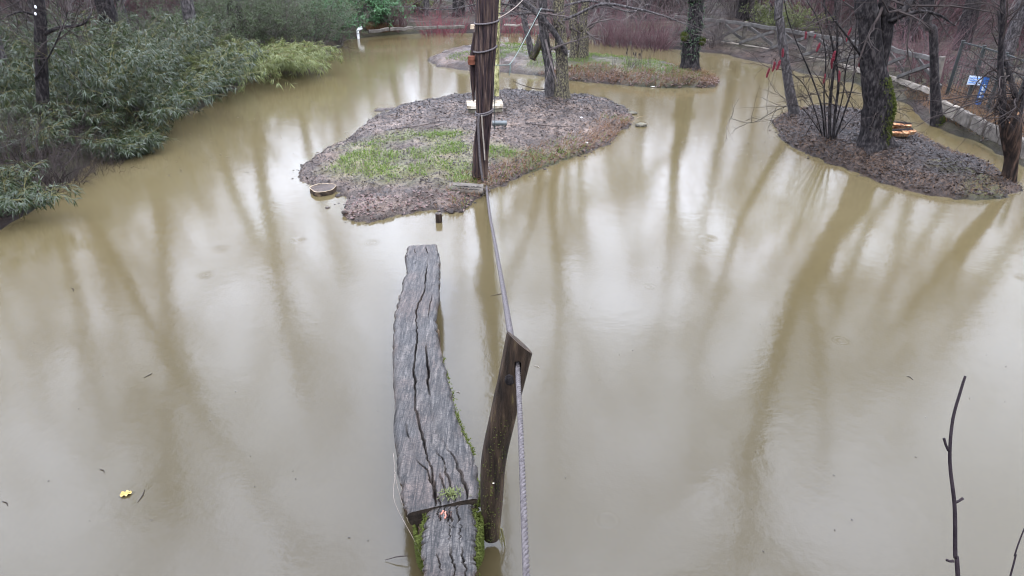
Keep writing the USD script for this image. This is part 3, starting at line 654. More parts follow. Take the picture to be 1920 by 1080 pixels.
rr = np.random.RandomState(19); T = Tubes()
for k in range(420):
    while True:
        x, y = rr.uniform(-16, 22), rr.uniform(8, 40); dd = -float(sdist(pond, np.array([x]), np.array([y]))[0])
        if 1.6 < dd < 9:
            break
    a = rr.uniform(0, 6.28); L = rr.uniform(0.8, 3.2); tilt = rr.uniform(0.2, 1.3)
    p0 = np.array([x, y, gz(x, y) - 0.05]); d0 = np.array([math.cos(a) * math.sin(tilt), math.sin(a) * math.sin(tilt), math.cos(tilt) + 0.15])
    grow(rr, [T], p0, d0, L, rr.uniform(0.008, 0.022), 0, (4, 3), ratio=0.5, wob=0.2, trop=0.0, sides=(5, 3, 3))
obj('leaning_brushwood', T.build(), M['bark_grey'], label='grey leaning saplings and dead brushwood on the banks', kind='stuff')

# shrubs one can tell apart
SHRUBS = [
 (BUSH[0], 'bush', (500, 92), 1.25, 'grey green dome shaped bush at the water beside the yellowish bamboo'),
 (BUSH[0], 'bush', (560, 88), 1.1, 'grey green twiggy bush at the tip of the left bank'),
 (BUSH[0], 'bush', (430, 95), 1.05, 'tall grey green bush behind the yellowish bamboo'),
 (BUSH[0], 'bush', (330, 118), 0.95, 'dull green bush behind the bamboo near the grey tree'),
 (BUSH[0], 'bush', (150, 150), 0.9, 'dull green bush behind the bamboo near the slim straight tree'),
 (BUSH[0], 'bush', (30, 165), 0.85, 'dull green bush at the left edge behind the bamboo'),
 (BUSH[1], 'laurel_bush', (642, 52), 1.2, 'glossy green laurel bush on the far bank left of the white pipe'),
 (BUSH[1], 'laurel_bush', (625, 68), 0.7, 'low glossy laurel at the bend of the far bank'),
 (BUSH[1], 'laurel_bush', (722, 48), 0.75, 'small dark laurel right of the white pipe behind the timber edging'),
 (BUSH[2], 'yellow_bush', (668, 26), 0.9, 'yellow green bush high behind the glossy laurel'),
 (BUSH[2], 'yellow_bush', (770, 26), 0.9, 'yellow green bush behind the red stemmed bush'),
 (BUSH[2], 'yellow_bush', (1440, 55), 0.65, 'yellow green bush behind the rail fence near the catkin shrub'),
 (BUSH[2], 'yellow_bush', (1495, 68), 0.6, 'yellow green bush behind the rail fence left of the thick mossy tree'),
 (RED, 'red_stem_bush', (812, 50), 0.95, 'bright red stemmed bush on the far bank left of the pole'),
 (RED, 'red_stem_bush', (845, 50), 1.0, 'dark red stemmed bush on the far bank touching the pole'),
 (RED, 'red_stem_bush', (955, 50), 1.0, 'red stemmed bush on the far bank just right of the pole'),
 (RED, 'red_stem_bush', (1000, 52), 0.9, 'red stemmed bush on the far bank behind the twin trunk tree'),
 (PLUM, 'plum_thicket', (1130, 66), 0.9, 'plum coloured thicket on the far bank right of the rear twin trunks'),
 (PLUM, 'plum_thicket', (1180, 72), 1.0, 'plum coloured thicket at the start of the rail fence'),
 (PLUM, 'plum_thicket', (1230, 76), 1.0, 'plum coloured thicket left of the ivy clad tree'),
 (PLUM, 'plum_thicket', (1060, 56), 1.0, 'plum coloured thicket behind the rear twin trunks'),
 (PLUM, 'plum_thicket', (745, 48), 0.7, 'low plum coloured thicket behind the timber edging'),
 (THICK[0], 'twig_thicket', (690, 44), 0.9, 'grey twig thicket above the white pipe'),
 (THICK[0], 'twig_thicket', (1340, 78), 0.8, 'grey twig thicket behind the first cross brace of the fence'),
 (THICK[1], 'twig_thicket', (1735, 150), 0.75, 'reddish twig thicket behind the fence right of the thick mossy tree'),
 (THICK[1], 'twig_thicket', (1700, 135), 0.75, 'reddish twig thicket behind the fence touching the thick mossy tree'),
 (THICK[1], 'twig_thicket', (1790, 165), 0.7, 'reddish twig thicket behind the wire fence left of the sign'),
 (THICK[2], 'twig_thicket', (120, 265), 0.8, 'dark twig thicket at the foot of the bamboo by the left water edge'),
 (THICK[2], 'twig_thicket', (60, 330), 0.75, 'dark twig thicket above the low bamboo at the left edge'),
 (THICK[2], 'twig_thicket', (25, 300), 0.8, 'dark twig thicket at the left edge above the low bamboo clump'), (THICK[2], 'twig_thicket', (105, 315), 0.6, 'dark low twigs at the water edge near the low bamboo clump'), (THICK[2], 'twig_thicket', (170, 288), 0.6, 'dark low twigs at the water edge right of the spotted trunk'),
 (THICK[2], 'twig_thicket', (230, 225), 0.7, 'dark twig thicket under the overhanging bamboo'),
]
for pr, nm, (px, py), sc, lab in SHRUBS:
    p = G(px, py, 0.3)
    copy_of(pr, nm, lab, 'shrub', (p[0], p[1], gz(p[0], p[1]) - 0.03), RNG.uniform(0, 360), sc, 'shrubs round the pond')
BAMB = [
 (0, (205, 232), 0.95, 'tallest bamboo clump in the middle of the left bank'), (1, (262, 236), 1.0, 'bamboo clump overhanging the water right of the tallest clump'),
 (1, (318, 206), 1.05, 'bamboo clump leaning over the water at the bulge of the bank'), (0, (285, 182), 0.8, 'bamboo clump behind the overhanging ones'),
 (1, (365, 176), 1.0, 'last green bamboo clump before the yellowish one'), (0, (335, 155), 0.72, 'bamboo clump behind the last green one'),
 (0, (165, 190), 0.75, 'bamboo clump right of the slim straight tree'),
 (1, (128, 225), 0.65, 'small bamboo clump between the two left trunks'), (3, (215, 268), 0.8, 'low bamboo sprays hanging to the water under the tallest clump'),
 (1, (35, 305), 0.6, 'small bamboo clump among the dark twigs above the low clump'),
 (1, (62, 205), 0.8, 'bamboo clump just behind the dark trunk with white spots'), (1, (8, 258), 0.8, 'bamboo clump at the left edge beside the dark twigs'), (0, (100, 178), 0.8, 'bamboo clump between the spotted trunk and the slim straight tree'),
 (0, (30, 225), 0.75, 'bamboo clump left of the dark trunk with white spots'),
 (2, (440, 143), 1.2, 'yellowish drooping bamboo nearest the green clumps'), (2, (500, 124), 1.05, 'yellowish drooping bamboo reaching out over the water'),
 (3, (2, 388), 0.8, 'low bamboo clump touching the water at the left edge'),
]
for pi_, (px, py), sc, lab in BAMB:
    p = G(px, py, 0.2)
    copy_of(BAMBOO[pi_], 'bamboo', lab, 'bamboo', (p[0], p[1], max(gz(p[0], p[1]), 0.0) - 0.03), RNG.uniform(0, 360), sc, 'bamboo clumps on the left bank')

# ------------------------------------------------------------------ single trees
def big_tree(name, label, trunk, mat, twig, seed, limbs=(), limb_mat=None, crown_from=None, kids=(7, 6, 5), crown_len=2.6, n_limbs=11, flare=0.25, n=90, sides=30, ridge=0.12, freq=5.0, stretch=0.6, extra=None):
    """trunk: list of (xyz, radius); limbs: list of lists of (xyz, radius); above crown_from (fraction) bare branches spread"""
    rng = np.random.RandomState(seed)
    base = np.asarray(trunk[0][0], float)
    t = thing(name, label, 'tree', base)
    pts = np.array([p for p, _ in trunk]) - base; rad = np.array([r for _, r in trunk])
    pts[0] -= [0, 0, 0.12]
    obj('trunk', trunk_mesh(pts, rad, n=n, sides=sides, ridge=ridge, freq=freq, stretch=stretch, seed=seed, flare=flare), mat, t, smooth=True)
    T = [Tubes(), Tubes()]
    for li, lb in enumerate(limbs):
        lp = np.array([p for p, _ in lb]) - base; lr = np.array([r for _, r in lb])
        obj('limb', trunk_mesh(lp, lr, n=40, sides=12, ridge=0.1, freq=4, seed=seed + 3), limb_mat or mat, t, smooth=True)
        C = spline(np.column_stack([lp, lr]), 30)
        for k in range(16):
            c = C[rng.randint(8, 30)]
            d = rng.normal(0, 1, 3) + [0, 0, 0.25]
            grow(rng, T, c[:3], d, rng.uniform(0.5, 1.6), max(c[3] * 0.3, 0.007), 1, (0, 6, 4), ratio=0.5, wob=0.2, trop=0.02)
    if crown_from is not None:
        C = spline(np.column_stack([pts, rad]), 400); al = np.concatenate([[0], np.cumsum(np.linalg.norm(np.diff(C[:, :3], axis=0), axis=1))])
        C = np.stack([np.interp(np.linspace(0, al[-1], 100), al, c_) for c_ in C.T], 1)
        for k in range(n_limbs):
            f = crown_from + (0.99 - crown_from) * (k + rng.uniform(0, 1)) / n_limbs
            c = C[min(int(f * 99), 98)]
            a = rng.uniform(0, 2 * math.pi)
            grow(rng, T, c[:3], np.array([math.cos(a), math.sin(a), rng.uniform(0.3, 1.0)]), crown_len * rng.uniform(0.7, 1.25), max(c[3] * rng.uniform(0.3, 0.5), 0.02), 0, kids, ratio=0.52, wob=0.17, trop=0.06)
    v, f = join([x.build() for x in T])
    if len(v):
        obj('crown', (v, f), twig, t)
    return t, base, np.column_stack([pts, rad])
def trunk_leaves(t, curve, rng, n, lo, hi, size, mat, name, off=1.05, side=None):
    """ivy or moss on a trunk between heights lo and hi (fractions of the trunk curve)"""
    C = spline(curve, 200)
    f = rng.uniform(lo, hi, n); c = C[(f * 199).astype(int)]
    a = rng.uniform(0, 2 * math.pi, n) if side is None else rng.normal(side[0], side[1], n)
    o = np.stack([np.cos(a), np.sin(a), 0 * a], 1)
    P = c[:, :3] + o * c[:, 3:4] * off
    D = o * 0.5 + rng.normal(0, 0.6, (n, 3)) + [0, 0, -0.3]
    return obj(name, leaves(P, D, size * rng.uniform(0.6, 1.4, n), size * rng.uniform(0.5, 0.9, n), rng, 0.1, up=o + rng.normal(0, 0.3, (n, 3))), mat, t, kind='stuff')
def px_trunk(y, pts, z0=None):
    """trunk axis from picture points at one distance y: (px, py, radius)"""
    return [(At(a, b, y) if k or z0 is None else z0, r) for k, (a, b, r) in enumerate(pts)]

# dark trunk with white spots on the left bank
b = on_bank(82, 262)
tr = [(b, 0.12), (At(80, 180, b[1]), 0.105), (At(76, 80, b[1]), 0.10), (At(72, 0, b[1]), 0.095)]
d = tr[-1][0] - tr[-2][0]
tr += [(tr[-1][0] + unit(d + [0, 0, 0.3]) * 3, 0.085), (tr[-1][0] + unit(d + [0.3, 0, 1]) * 11, 0.02)]
t, o, cv = big_tree('spotted_tree', 'straight dark trunk with two white spots among the bamboo', tr, M['bark_dark'], M['twig_dark'], 51,
    limbs=[[(At(80, 66, b[1]), 0.035), (At(110, 52, b[1] - 0.1), 0.03), (At(140, 49, b[1] - 0.2), 0.024), (At(160, 42, b[1] - 0.2), 0.018), (At(172, 22, b[1]), 0.01)],
           [(At(66, 148, b[1] - 0.1), 0.016), (At(95, 100, b[1] - 0.3), 0.014), (At(118, 50, b[1] - 0.4), 0.011), (At(128, 20, b[1] - 0.4), 0.006)],
           [(At(70, 30, b[1]), 0.02), (At(40, 22, b[1] - 0.1), 0.016), (At(10, 32, b[1] - 0.2), 0.01)]], crown_from=0.35, crown_len=3.8, n_limbs=16, ridge=0.08)
for py in (13, 26):
    q = At(66.5, py, b[1] - 0.1) - o
    obj('white_spot', rock(None, (0.035, 0.02, 0.05), 1, 0.2), M['white_paint'], t)
    stage.GetPrimAtPath(f"{t.GetPath()}/white_spot" + ("" if py == 13 else "_001")).GetPrim()
    UsdGeom.Xformable(stage.GetPrimAtPath(f"{t.GetPath()}/white_spot" + ("" if py == 13 else "_001"))).AddTranslateOp().Set(Gf.Vec3d(*q))

# twin trunk tree on the largest island
b = on_isl('main', 1053, 183)
y = b[1]
t, o, cv = big_tree('twin_trunk_tree', 'lichen covered twin trunk tree at the back of the largest island',
    [(b, 0.17), (At(1054, 130, y), 0.145), (At(1052, 80, y), 0.14), (At(1048, 30, y), 0.13), (At(1050, -30, y), 0.12), (At(1050, -30, y) + [0.3, 0, 4], 0.10), (At(1050, -30, y) + [0.2, -0.3, 12], 0.02)],
    M['bark_lichen'], M['twig'], 52, flare=0.5, limb_mat=M['bark_grey'],
    limbs=[[(At(1031, 180, y + 0.05) - [0, 0, 0.08], 0.14), (At(1030, 130, y), 0.115), (At(1022, 80, y), 0.11), (At(1016, 30, y), 0.10), (At(1010, -40, y), 0.09), (At(1000, -40, y) + [-0.9, 0, 3.5], 0.06), (At(1000, -40, y) + [-1.2, 0.3, 8], 0.015)],
           [(At(1062, 100, y - 0.1), 0.06), (At(1040, 62, y - 0.25), 0.065), (At(1012, 30, y - 0.35), 0.065), (At(985, 6, y - 0.4), 0.06), (At(940, -30, y - 0.5), 0.045), (At(860, -70, y - 0.6), 0.02)],
           [(At(1046, 42, y), 0.035), (At(1080, 28, y - 0.2), 0.032), (At(1130, 8, y - 0.3), 0.028), (At(1190, 16, y - 0.4), 0.024), (At(1245, 30, y - 0.4), 0.018), (At(1300, 52, y - 0.4), 0.008)],
           [(At(1046, 22, y), 0.03), (At(1010, 18, y - 0.3), 0.026), (At(975, 26, y - 0.5), 0.02), (At(935, 25, y - 0.6), 0.012)],
           [(At(1024, 32, y), 0.02), (At(960, 10, y + 0.3), 0.018), (At(900, 8, y + 0.3), 0.014), (At(830, 18, y + 0.3), 0.011), (At(752, 12, y + 0.3), 0.006)],
           [(At(1052, 12, y), 0.026), (At(1110, 2, y + 0.2), 0.022), (At(1180, 22, y + 0.2), 0.018), (At(1215, 8, y + 0.2), 0.012)]],
    crown_from=0.3, crown_len=4.4, n_limbs=18)
T = Tubes(); T.add(np.array([At(1022, 168, y), At(1000, 166, y - 0.1), At(975, 158, y - 0.2), At(962, 152, y - 0.2)]) - o, [0.012, 0.01, 0.008, 0.004], 5)
obj('dead_twig', T.build(), M['twig_dark'], t)
st = np.array([At(1016, 66, y + 0.1), At(1010, 85, y), At(1003, 100, y - 0.05), At(998, 112, y - 0.08)]) - o
obj('branch_stub', trunk_mesh(st, [0.085, 0.085, 0.08, 0.075], n=24, sides=16, ridge=0.15, seed=4), M['post_dark'], t, smooth=True, label='dark sawn off stub')
trunk_leaves(t, np.column_stack([st, [0.085] * 4]), np.random.RandomState(3), 250, 0.0, 0.85, 0.03, M['moss'], 'moss')

# slim lichen trunk behind the pole
b = on_isl('main', 931, 180); y = b[1]
t, o, cv = big_tree('lichen_tree', 'slim pale yellow lichen trunk right behind the bark covered pole',
    [(b, 0.06), (At(932, 100, y), 0.056), (At(934, 0, y), 0.055), (At(936, -60, y), 0.05), (At(936, -60, y) + [0.2, 0, 5], 0.015)], M['bark_pale_lichen'], M['twig'], 53, crown_from=0.6, crown_len=1.4, flare=0.1, n=60, sides=16, n_limbs=7, kids=(6, 5, 4))

# trees of the far island
b = on_isl('rear', 1000, 104); y = b[1]
big_tree('island_tree', 'thin grey tree on the far island left of its twin trunks', [(b, 0.10), (At(984, 40, y), 0.085), (At(980, -20, y), 0.08), (At(980, -20, y) + [-0.4, 0, 6], 0.02)], M['bark_grey'], M['twig'], 54, crown_from=0.4, crown_len=2.0, n=50, sides=16)
b = on_isl('rear', 1077, 107); y = b[1]
b2 = on_isl('rear', 1093, 108)
big_tree('island_tree', 'paired dark trunks on the far island behind the twin trunk tree', [(b, 0.15), (At(1078, 50, y), 0.12), (At(1076, 0, y), 0.11), (At(1076, -40, y) + [0, 0, 7], 0.02)], M['bark_lichen'], M['twig'], 55,
    limbs=[[(b2 - [0, 0, 0.1], 0.17), (At(1096, 60, b2[1]), 0.13), (At(1098, 0, b2[1]), 0.11), (At(1100, -40, b2[1]) + [0.6, 0, 6], 0.02)]], crown_from=0.35, crown_len=2.6, n=60, sides=18)
b = on_isl('rear', 1293, 132); y = b[1]
t, o, cv = big_tree('ivy_tree', 'stocky dark tree with mossy ivy clad top on the far island',
    [(b, 0.27), (At(1294, 105, y), 0.235), (At(1297, 75, y), 0.235), (At(1303, 45, y), 0.21), (At(1306, 0, y), 0.18), (At(1308, -40, y), 0.16), (At(1308, -40, y) + [0.3, 0.2, 5], 0.05), (At(1308, -40, y) + [0.2, 0.2, 10.5], 0.015)],
    M['bark_dark'], M['twig'], 56, flare=0.4, crown_from=0.12, crown_len=3.2, n_limbs=22)
trunk_leaves(t, cv, np.random.RandomState(8), 420, 0.14, 0.62, 0.06, M['ivy'], 'ivy', 1.1)
T = Tubes(); rr = np.random.RandomState(18)
for k in range(70):
    c_ = spline(cv, 100)[rr.randint(14, 60)]; a = rr.uniform(0, 6.28)
    grow(rr, [T], c_[:3], np.array([math.cos(a), math.sin(a), rr.uniform(-0.2, 0.9)]), rr.uniform(0.3, 0.9), 0.009, 0, (3, 2), wob=0.25, trop=0.0, sides=(4, 3, 3))
obj('shoots', T.build(), M['twig'], t, kind='stuff')
for (px, py, sz) in ((1284, 68, 0.20), (1316, 76, 0.17)):
    q = At(px, py, y - 0.1) - o
    v, f = rock(None, (sz, sz, sz), 3, 0.5, seed=px)
    rr = np.random.RandomState(px)
    k = rr.randint(0, len(v), 600)
    obj('moss_cushion', join([(v * 0.93 + q, f), leaves(v[k] + q, unit(v[k]) + rr.normal(0, 0.4, (600, 3)), 0.035, 0.022, rr)]), M['moss'], t, kind='stuff')

# thick mossy tree of the brown island
b = on_isl('right', 1641, 270); y = b[1]
d = At(1622, 20, y) - At(1632, 130, y)
top = At(1626, -20, y)
t, o, cv = big_tree('mossy_tree', 'thick leaning mossy tree on the brown leaf strewn island',
    [(b, 0.24), (At(1641, 235, y), 0.215), (At(1646, 195, y), 0.235), (At(1638, 140, y), 0.205), (At(1633, 90, y), 0.185), (At(1629, 30, y), 0.175), (top, 0.17), (top + [-0.12, 0, 2.2], 0.16), (top + [-0.1, -0.1, 5.0], 0.13), (top + [0.2, -0.3, 9.0], 0.08), (top + [0.2, -0.4, 12.0], 0.02)],
    M['bark_dark'], M['twig_dark'], 57, flare=0.75, crown_from=0.36, crown_len=4.8, n_limbs=20, ridge=0.2, freq=4.5, stretch=0.35, n=120, sides=40,
    limbs=[[(At(1648, 140, y), 0.10), (At(1660, 80, y), 0.105), (At(1664, 30, y), 0.10), (At(1672, -30, y), 0.09), (At(1672, -30, y) + [0.9, 0, 3], 0.07), (At(1672, -30, y) + [1.6, 0, 6], 0.015)],
           [(At(1662, 48, y), 0.07), (At(1690, 22, y - 0.1), 0.075), (At(1712, -5, y - 0.1), 0.06), (At(1760, -60, y - 0.2), 0.02)],
           [(At(1665, 40, y - 0.1), 0.03), (At(1720, 22, y - 0.3), 0.028), (At(1760, 28, y - 0.4), 0.02), (At(1790, 48, y - 0.4), 0.009)],
           [(At(1618, 110, y - 0.15), 0.022), (At(1590, 70, y - 0.4), 0.018), (At(1566, 40, y - 0.5), 0.012), (At(1540, 5, y - 0.5), 0.006)]])
rr = np.random.RandomState(12)
trunk_leaves(t, cv, rr, 2600, 0.02, 0.30, 0.035, M['moss'], 'moss', 1.22, side=(-0.25, 0.5))
T = Tubes()
for k in range(40):
    a = rr.uniform(-2.6, 0.6); h0 = rr.uniform(0.1, 1.1)
    p0 = np.array([math.cos(a) * 0.32, math.sin(a) * 0.32, h0])
    grow(rr, [T], p0, np.array([math.cos(a), math.sin(a), rr.uniform(-0.6, 0.7)]), rr.uniform(0.25, 0.6), 0.005, 0, (3, 2), wob=0.25, trop=0.0, sides=(4, 3, 3))
obj('shoots', T.build(), M['twig_dark'], t, kind='stuff')

# multi-stemmed shrub with red catkins in front of it
b = on_isl('right', 1562, 256); y = b[1]
rng = np.random.RandomState(61)
t = thing('catkin_shrub', 'many stemmed shrub hung with red catkins on the brown island', 'shrub', b)
stems = [((1548, 258), [(1540, 200), (1520, 140), (1490, 70), (1470, 0)], 0.028), ((1557, 262), [(1556, 200), (1562, 140), (1570, 80), (1566, 0)], 0.052), ((1563, 262), [(1566, 210), (1572, 150), (1560, 80), (1545, 0)], 0.045),
         ((1566, 258), [(1585, 205), (1600, 150), (1604, 70), (1610, 0)], 0.03), ((1545, 256), [(1522, 190), (1500, 150), (1462, 130), (1440, 128)], 0.018), ((1552, 260), [(1545, 180), (1548, 100), (1530, 30), (1505, -20)], 0.024),
         ((1560, 258), [(1580, 180), (1590, 110), (1625, 40), (1645, -10)], 0.02), ((1500, 268), [(1520, 235), (1525, 210), (1523, 190), (1520, 175)], 0.007), ((1545, 250), [(1500, 200), (1460, 205), (1410, 230), (1370, 222)], 0.015), ((1570, 250), [(1605, 215), (1640, 190), (1660, 180), (1690, 170)], 0.012)]
T = [Tubes(), Tubes()]
for (bx, by), ps, r in stems:
    p0 = on_isl('right', bx, by) - [0, 0, 0.06]
    off = rng.normal(0, 0.25)
    pts = [p0] + [At(a, c, y + off * (k + 1) / 4) for k, (a, c) in enumerate(ps)]
    if ps[-1][1] < 30:
        pts.append(pts[-1] + unit(pts[-1] - pts[-2] + [0, 0, 0.3]) * 1.6)
    P = np.array(pts) - b
    C = spline(np.column_stack([P, np.linspace(r, r * 0.3, len(P))]), 26)
    r *= 0.68
    obj('stem', trunk_mesh(P, np.linspace(r, r * 0.3, len(P)), n=26, sides=9, ridge=0.1, seed=bx), M['bark_dark'], t, smooth=True)
    for k in range(20):
        c = C[rng.randint(6, 26)]
        grow(rng, T, c[:3], rng.normal(0, 1, 3) * [1, 0.8, 0.6] + [0, 0, 0.2], rng.uniform(0.35, 1.0), max(0.35 * c[3], 0.005), 1, (0, 5, 3), ratio=0.55, wob=0.2, trop=0.0, sides=(4, 4, 3, 3))
obj('twigs', join([x.build() for x in T]), M['twig_dark'], t, kind='stuff')
def catkin(L, r, seed):
    rr = np.random.RandomState(seed); n = 10; z = np.linspace(0, -L, n)
    c = np.stack([0.12 * L * np.sin(np.linspace(0, 2.2, n) + seed), 0 * z, z], 1)
    return trunk_mesh(c, r * np.array([0.3, 0.8, 1, 1.05, 1.1, 1.05, 1, 0.95, 0.75, 0.25]), n=40, sides=12, ridge=0.7, freq=4, stretch=14, seed=seed)
for k, (px, py, Lp) in enumerate([(1511, 58, 16), (1528, 64, 8), (1536, 80, 18), (1596, 52, 26), (1617, 105, 22), (1631, 70, 16), (1468, 90, 18), (1451, 115, 20), (1461, 112, 20), (1443, 127, 20), (1568, 95, 20), (1563, 108, 22), (1575, 132, 22), (1546, 138, 20),
                                  (1620, 0, 22), (1661, 8, 18), (1617, 98, 8), (1584, -8, 10)]):
    p0 = At(px, py, y - 0.3 + rng.normal(0, 0.12)) - b
    L = Lp * 0.0092
    v, f = catkin(L, 0.018 * rng.uniform(0.85, 1.15), k)
    ck = obj('catkin', (v + p0, f), M['catkin'], t, smooth=True)
    T2 = Tubes(); T2.add([p0 + [0, 0, -0.01], p0 + [0.01, 0, 0.06], p0 + [0.05 * rng.choice([-1, 1]), 0.03, 0.16]], [0.002, 0.002, 0.003], 3)
    obj('stalk', T2.build(), M['twig_dark'], ck)

b = on_isl('right', 1494, 214); y = b[1]
big_tree('leaning_tree', 'slim grey tree leaning left at the back of the brown island', [(b, 0.12), (At(1480, 165, y), 0.10), (At(1473, 120, y), 0.095), (At(1462, 40, y), 0.085), (At(1462, -20, y), 0.08), (At(1462, -20, y) + [-0.6, 0, 5], 0.02)], M['bark_grey'], M['twig'], 58, crown_from=0.4, crown_len=1.7, n=50, sides=16)
b = on_bank(1760, 236); y = b[1]
t, o, cv = big_tree('bank_tree', 'slim mossy tree on the right bank beside the pale kerb', [(b, 0.13), (At(1755, 195, y), 0.11), (At(1752, 140, y), 0.085), (At(1750, 60, y), 0.08), (At(1748, -20, y), 0.075), (At(1748, -20, y) + [-0.5, 0, 6], 0.02)], M['bark_dark'], M['twig'], 59, crown_from=0.3, crown_len=2.0, n=60, sides=18)
trunk_leaves(t, cv, np.random.RandomState(4), 700, 0.0, 0.12, 0.03, M['moss'], 'moss', 1.2, side=(-0.4, 0.6))

# torn dead trunk at the right edge
b = on_isl('right', 1892, 338); y = b[1]
rng = np.random.RandomState(62)
t, o, cv = big_tree(limb_mat=M['bark_dark'], name='torn_trunk', label='torn reddish dead trunk with bare stems at the right edge', trunk=[(b, 0.105), (At(1896, 300, y), 0.10), (At(1897, 272, y), 0.13), (At(1895, 235, y), 0.15), (At(1892, 205, y), 0.10), (At(1885, 188, y), 0.03)], mat=M['torn_wood'], twig=M['twig_dark'], seed=60, flare=0.2, ridge=0.3, freq=3.5, stretch=0.25, n=60, sides=26,
    limbs=[[(At(1886, 260, y), 0.06), (At(1880, 190, y), 0.055), (At(1876, 120, y), 0.045), (At(1880, 40, y), 0.04), (At(1880, -40, y), 0.03)], [(At(1902, 250, y), 0.05), (At(1905, 190, y), 0.045), (At(1890, 130, y), 0.035), (At(1880, 90, y + 0.2), 0.03), (At(1872, 20, y + 0.3), 0.02)],
           [(At(1893, 222, y - 0.1), 0.012), (At(1880, 215, y - 0.15), 0.01), (At(1862, 195, y - 0.2), 0.008)], [(At(1908, 240, y), 0.04), (At(1918, 180, y), 0.035), (At(1935, 100, y), 0.02)]])
for k in range(7):
    a = rng.uniform(0, 6.28); p0 = At(1895 + rng.uniform(-8, 12), 235 + rng.uniform(-15, 20), y - 0.1) - o
    obj('splinter', box_between(p0, p0 + [rng.normal(0, 0.04), 0, rng.uniform(0.15, 0.4)], 0.03, 0.02, rng, 0.004), M['fresh_wood'] if k < 3 else M['torn_wood'], t)

# ------------------------------------------------------------------ bark covered pole with its ropes and fittings
b = on_isl('main', 903, 338); y = b[1]; POLE_Y = y
t = thing('bark_pole', 'rugged dead trunk pole with hanging rope on the largest island', 'pole', b)
pp = np.array([b - [0, 0, 0.2], At(904, 290, y), At(908, 211, y), At(908, 140, y), At(910, 90, y), At(913, 30, y), At(915, -30, y), At(915, -30, y) + [0.06, 0.05, 1.2], At(915, -30, y) + [0.1, 0.1, 1.9]]) - b
pr_ = [0.085, 0.105, 0.128, 0.148, 0.165, 0.17, 0.17, 0.16, 0.10]
obj('trunk', trunk_mesh(pp, pr_, n=300, sides=130, ridge=0.11, freq=9.0, stretch=0.06, seed=5), M['dead_wood'], t, smooth=True)
side = np.array([At(892, 332, y - 0.1), At(893, 280, y - 0.1), At(896, 230, y - 0.1)]) - b
obj('bark_strip', trunk_mesh(side, [0.06, 0.05, 0.02], n=60, sides=20, ridge=0.3, freq=3, stretch=0.2, seed=6), M['dead_wood'], t, smooth=True)
obj('bark_strip', trunk_mesh(np.array([At(888, 190, y), At(886, 120, y), At(890, 60, y + 0.02)]) - b, [0.015, 0.05, 0.02], n=60, sides=18, ridge=0.3, freq=3, stretch=0.2, seed=7), M['dead_wood'], t, smooth=True)
C = spline(np.column_stack([pp, pr_]), 200)
rng = np.random.RandomState(9)
def ring_rope(name, zf, mat, r=0.018, tilt=0.02, nturn=1):
    c = C[int(zf * 199)]; a = np.linspace(0, 2 * math.pi * nturn, 40 * nturn)
    pts = c[:3] + np.stack([np.cos(a) * (c[3] * 1.1), np.sin(a) * (c[3] * 1.1), tilt * np.sin(a + 1) + 0.03 * a / 6.28], 1)
    T = Tubes(); T.add(pts, r, 8); return obj(name, T.build(), mat, t, smooth=True)
def zfrac(py):
    z = At(910, py, y)[2] - b[2]
    return float(np.argmin(np.abs(C[:, 2] - z)) / 199)
ring_rope('rope_tie', zfrac(40), M['rope'], 0.013); ring_rope('rope_tie', zfrac(94), M['rope'], 0.013, 0.04); ring_rope('rope_tie', zfrac(214), M['rope'], 0.014, 0.03, 2)
T = Tubes(); T.add(spline(np.array([At(898, 214, y - 0.2), At(897, 240, y - 0.19), At(900, 300, y - 0.16), At(905, 340, y - 0.16)]) - b, 24), 0.018, 8)
obj('hanging_rope', T.build(), M['rope'], t, smooth=True)
obj('hanging_stick', box_between(At(903, 216, y - 0.21) - b, At(909, 300, y - 0.15) - b, 0.022, 0.022, rng, 0.002), M['timber_pale'], t, label='pale split stick')
bracket = box_between(At(884, 105, y - 0.1) - b, At(884, 121, y - 0.1) - b, 0.10, 0.09, rng, 0.002)
obj('bracket', bracket, M['terracotta'], t, label='small rust red block')
obj('bracket', box_between(At(886, 46, y - 0.1) - b, At(886, 54, y - 0.1) - b, 0.06, 0.06, rng, 0.002), M['cut_wood'], t, label='small pale wood block')
T = Tubes(); T.add(np.array([At(922, 232, y - 0.05), At(928, 240, y - 0.1), At(926, 150, y), At(925, 84, y)]) - b, 0.006, 5); obj('wire', T.build(), M['wire'], t)
# cords from the pole to the twin trunk tree
twin = on_isl('main', 1053, 183)
for nm, lab, cat, mat, pts, r in (
    ('thin_rope', 'grey cord rising from the pole to the branches', 'rope', M['rope_pale'], [At(922, 41, y), At(955, 22, y + 0.5), At(980, 0, y + 0.9), At(1000, -30, y + 1.2)], 0.007),
    ('thin_rope', 'greenish cord looping from the pole to the twin trunk tree', 'rope', M['cord_green'], [At(924, 122, y), At(945, 122, y + 0.4), At(958, 118, y + 0.7), At(978, 85, y + 1.4), At(1002, 40, y + 2.4), At(1015, 15, y + 3.2)], 0.007)):
    T = Tubes(); T.add(spline(np.array(pts), 30), r, 6); obj(nm, T.build(), mat, smooth=True, label=lab, cat=cat, group='cords on the pole')
T = Tubes(); T.add([At(957, 118, y + 0.7), At(957, 128, y + 0.7), At(955, 142, y + 0.7)], [0.012, 0.014, 0.004], 6)
obj('rope_end', T.build(), M['cord_green'], smooth=True, label='frayed greenish cord end hanging from the looping cord', cat='rope', group='cords on the pole')
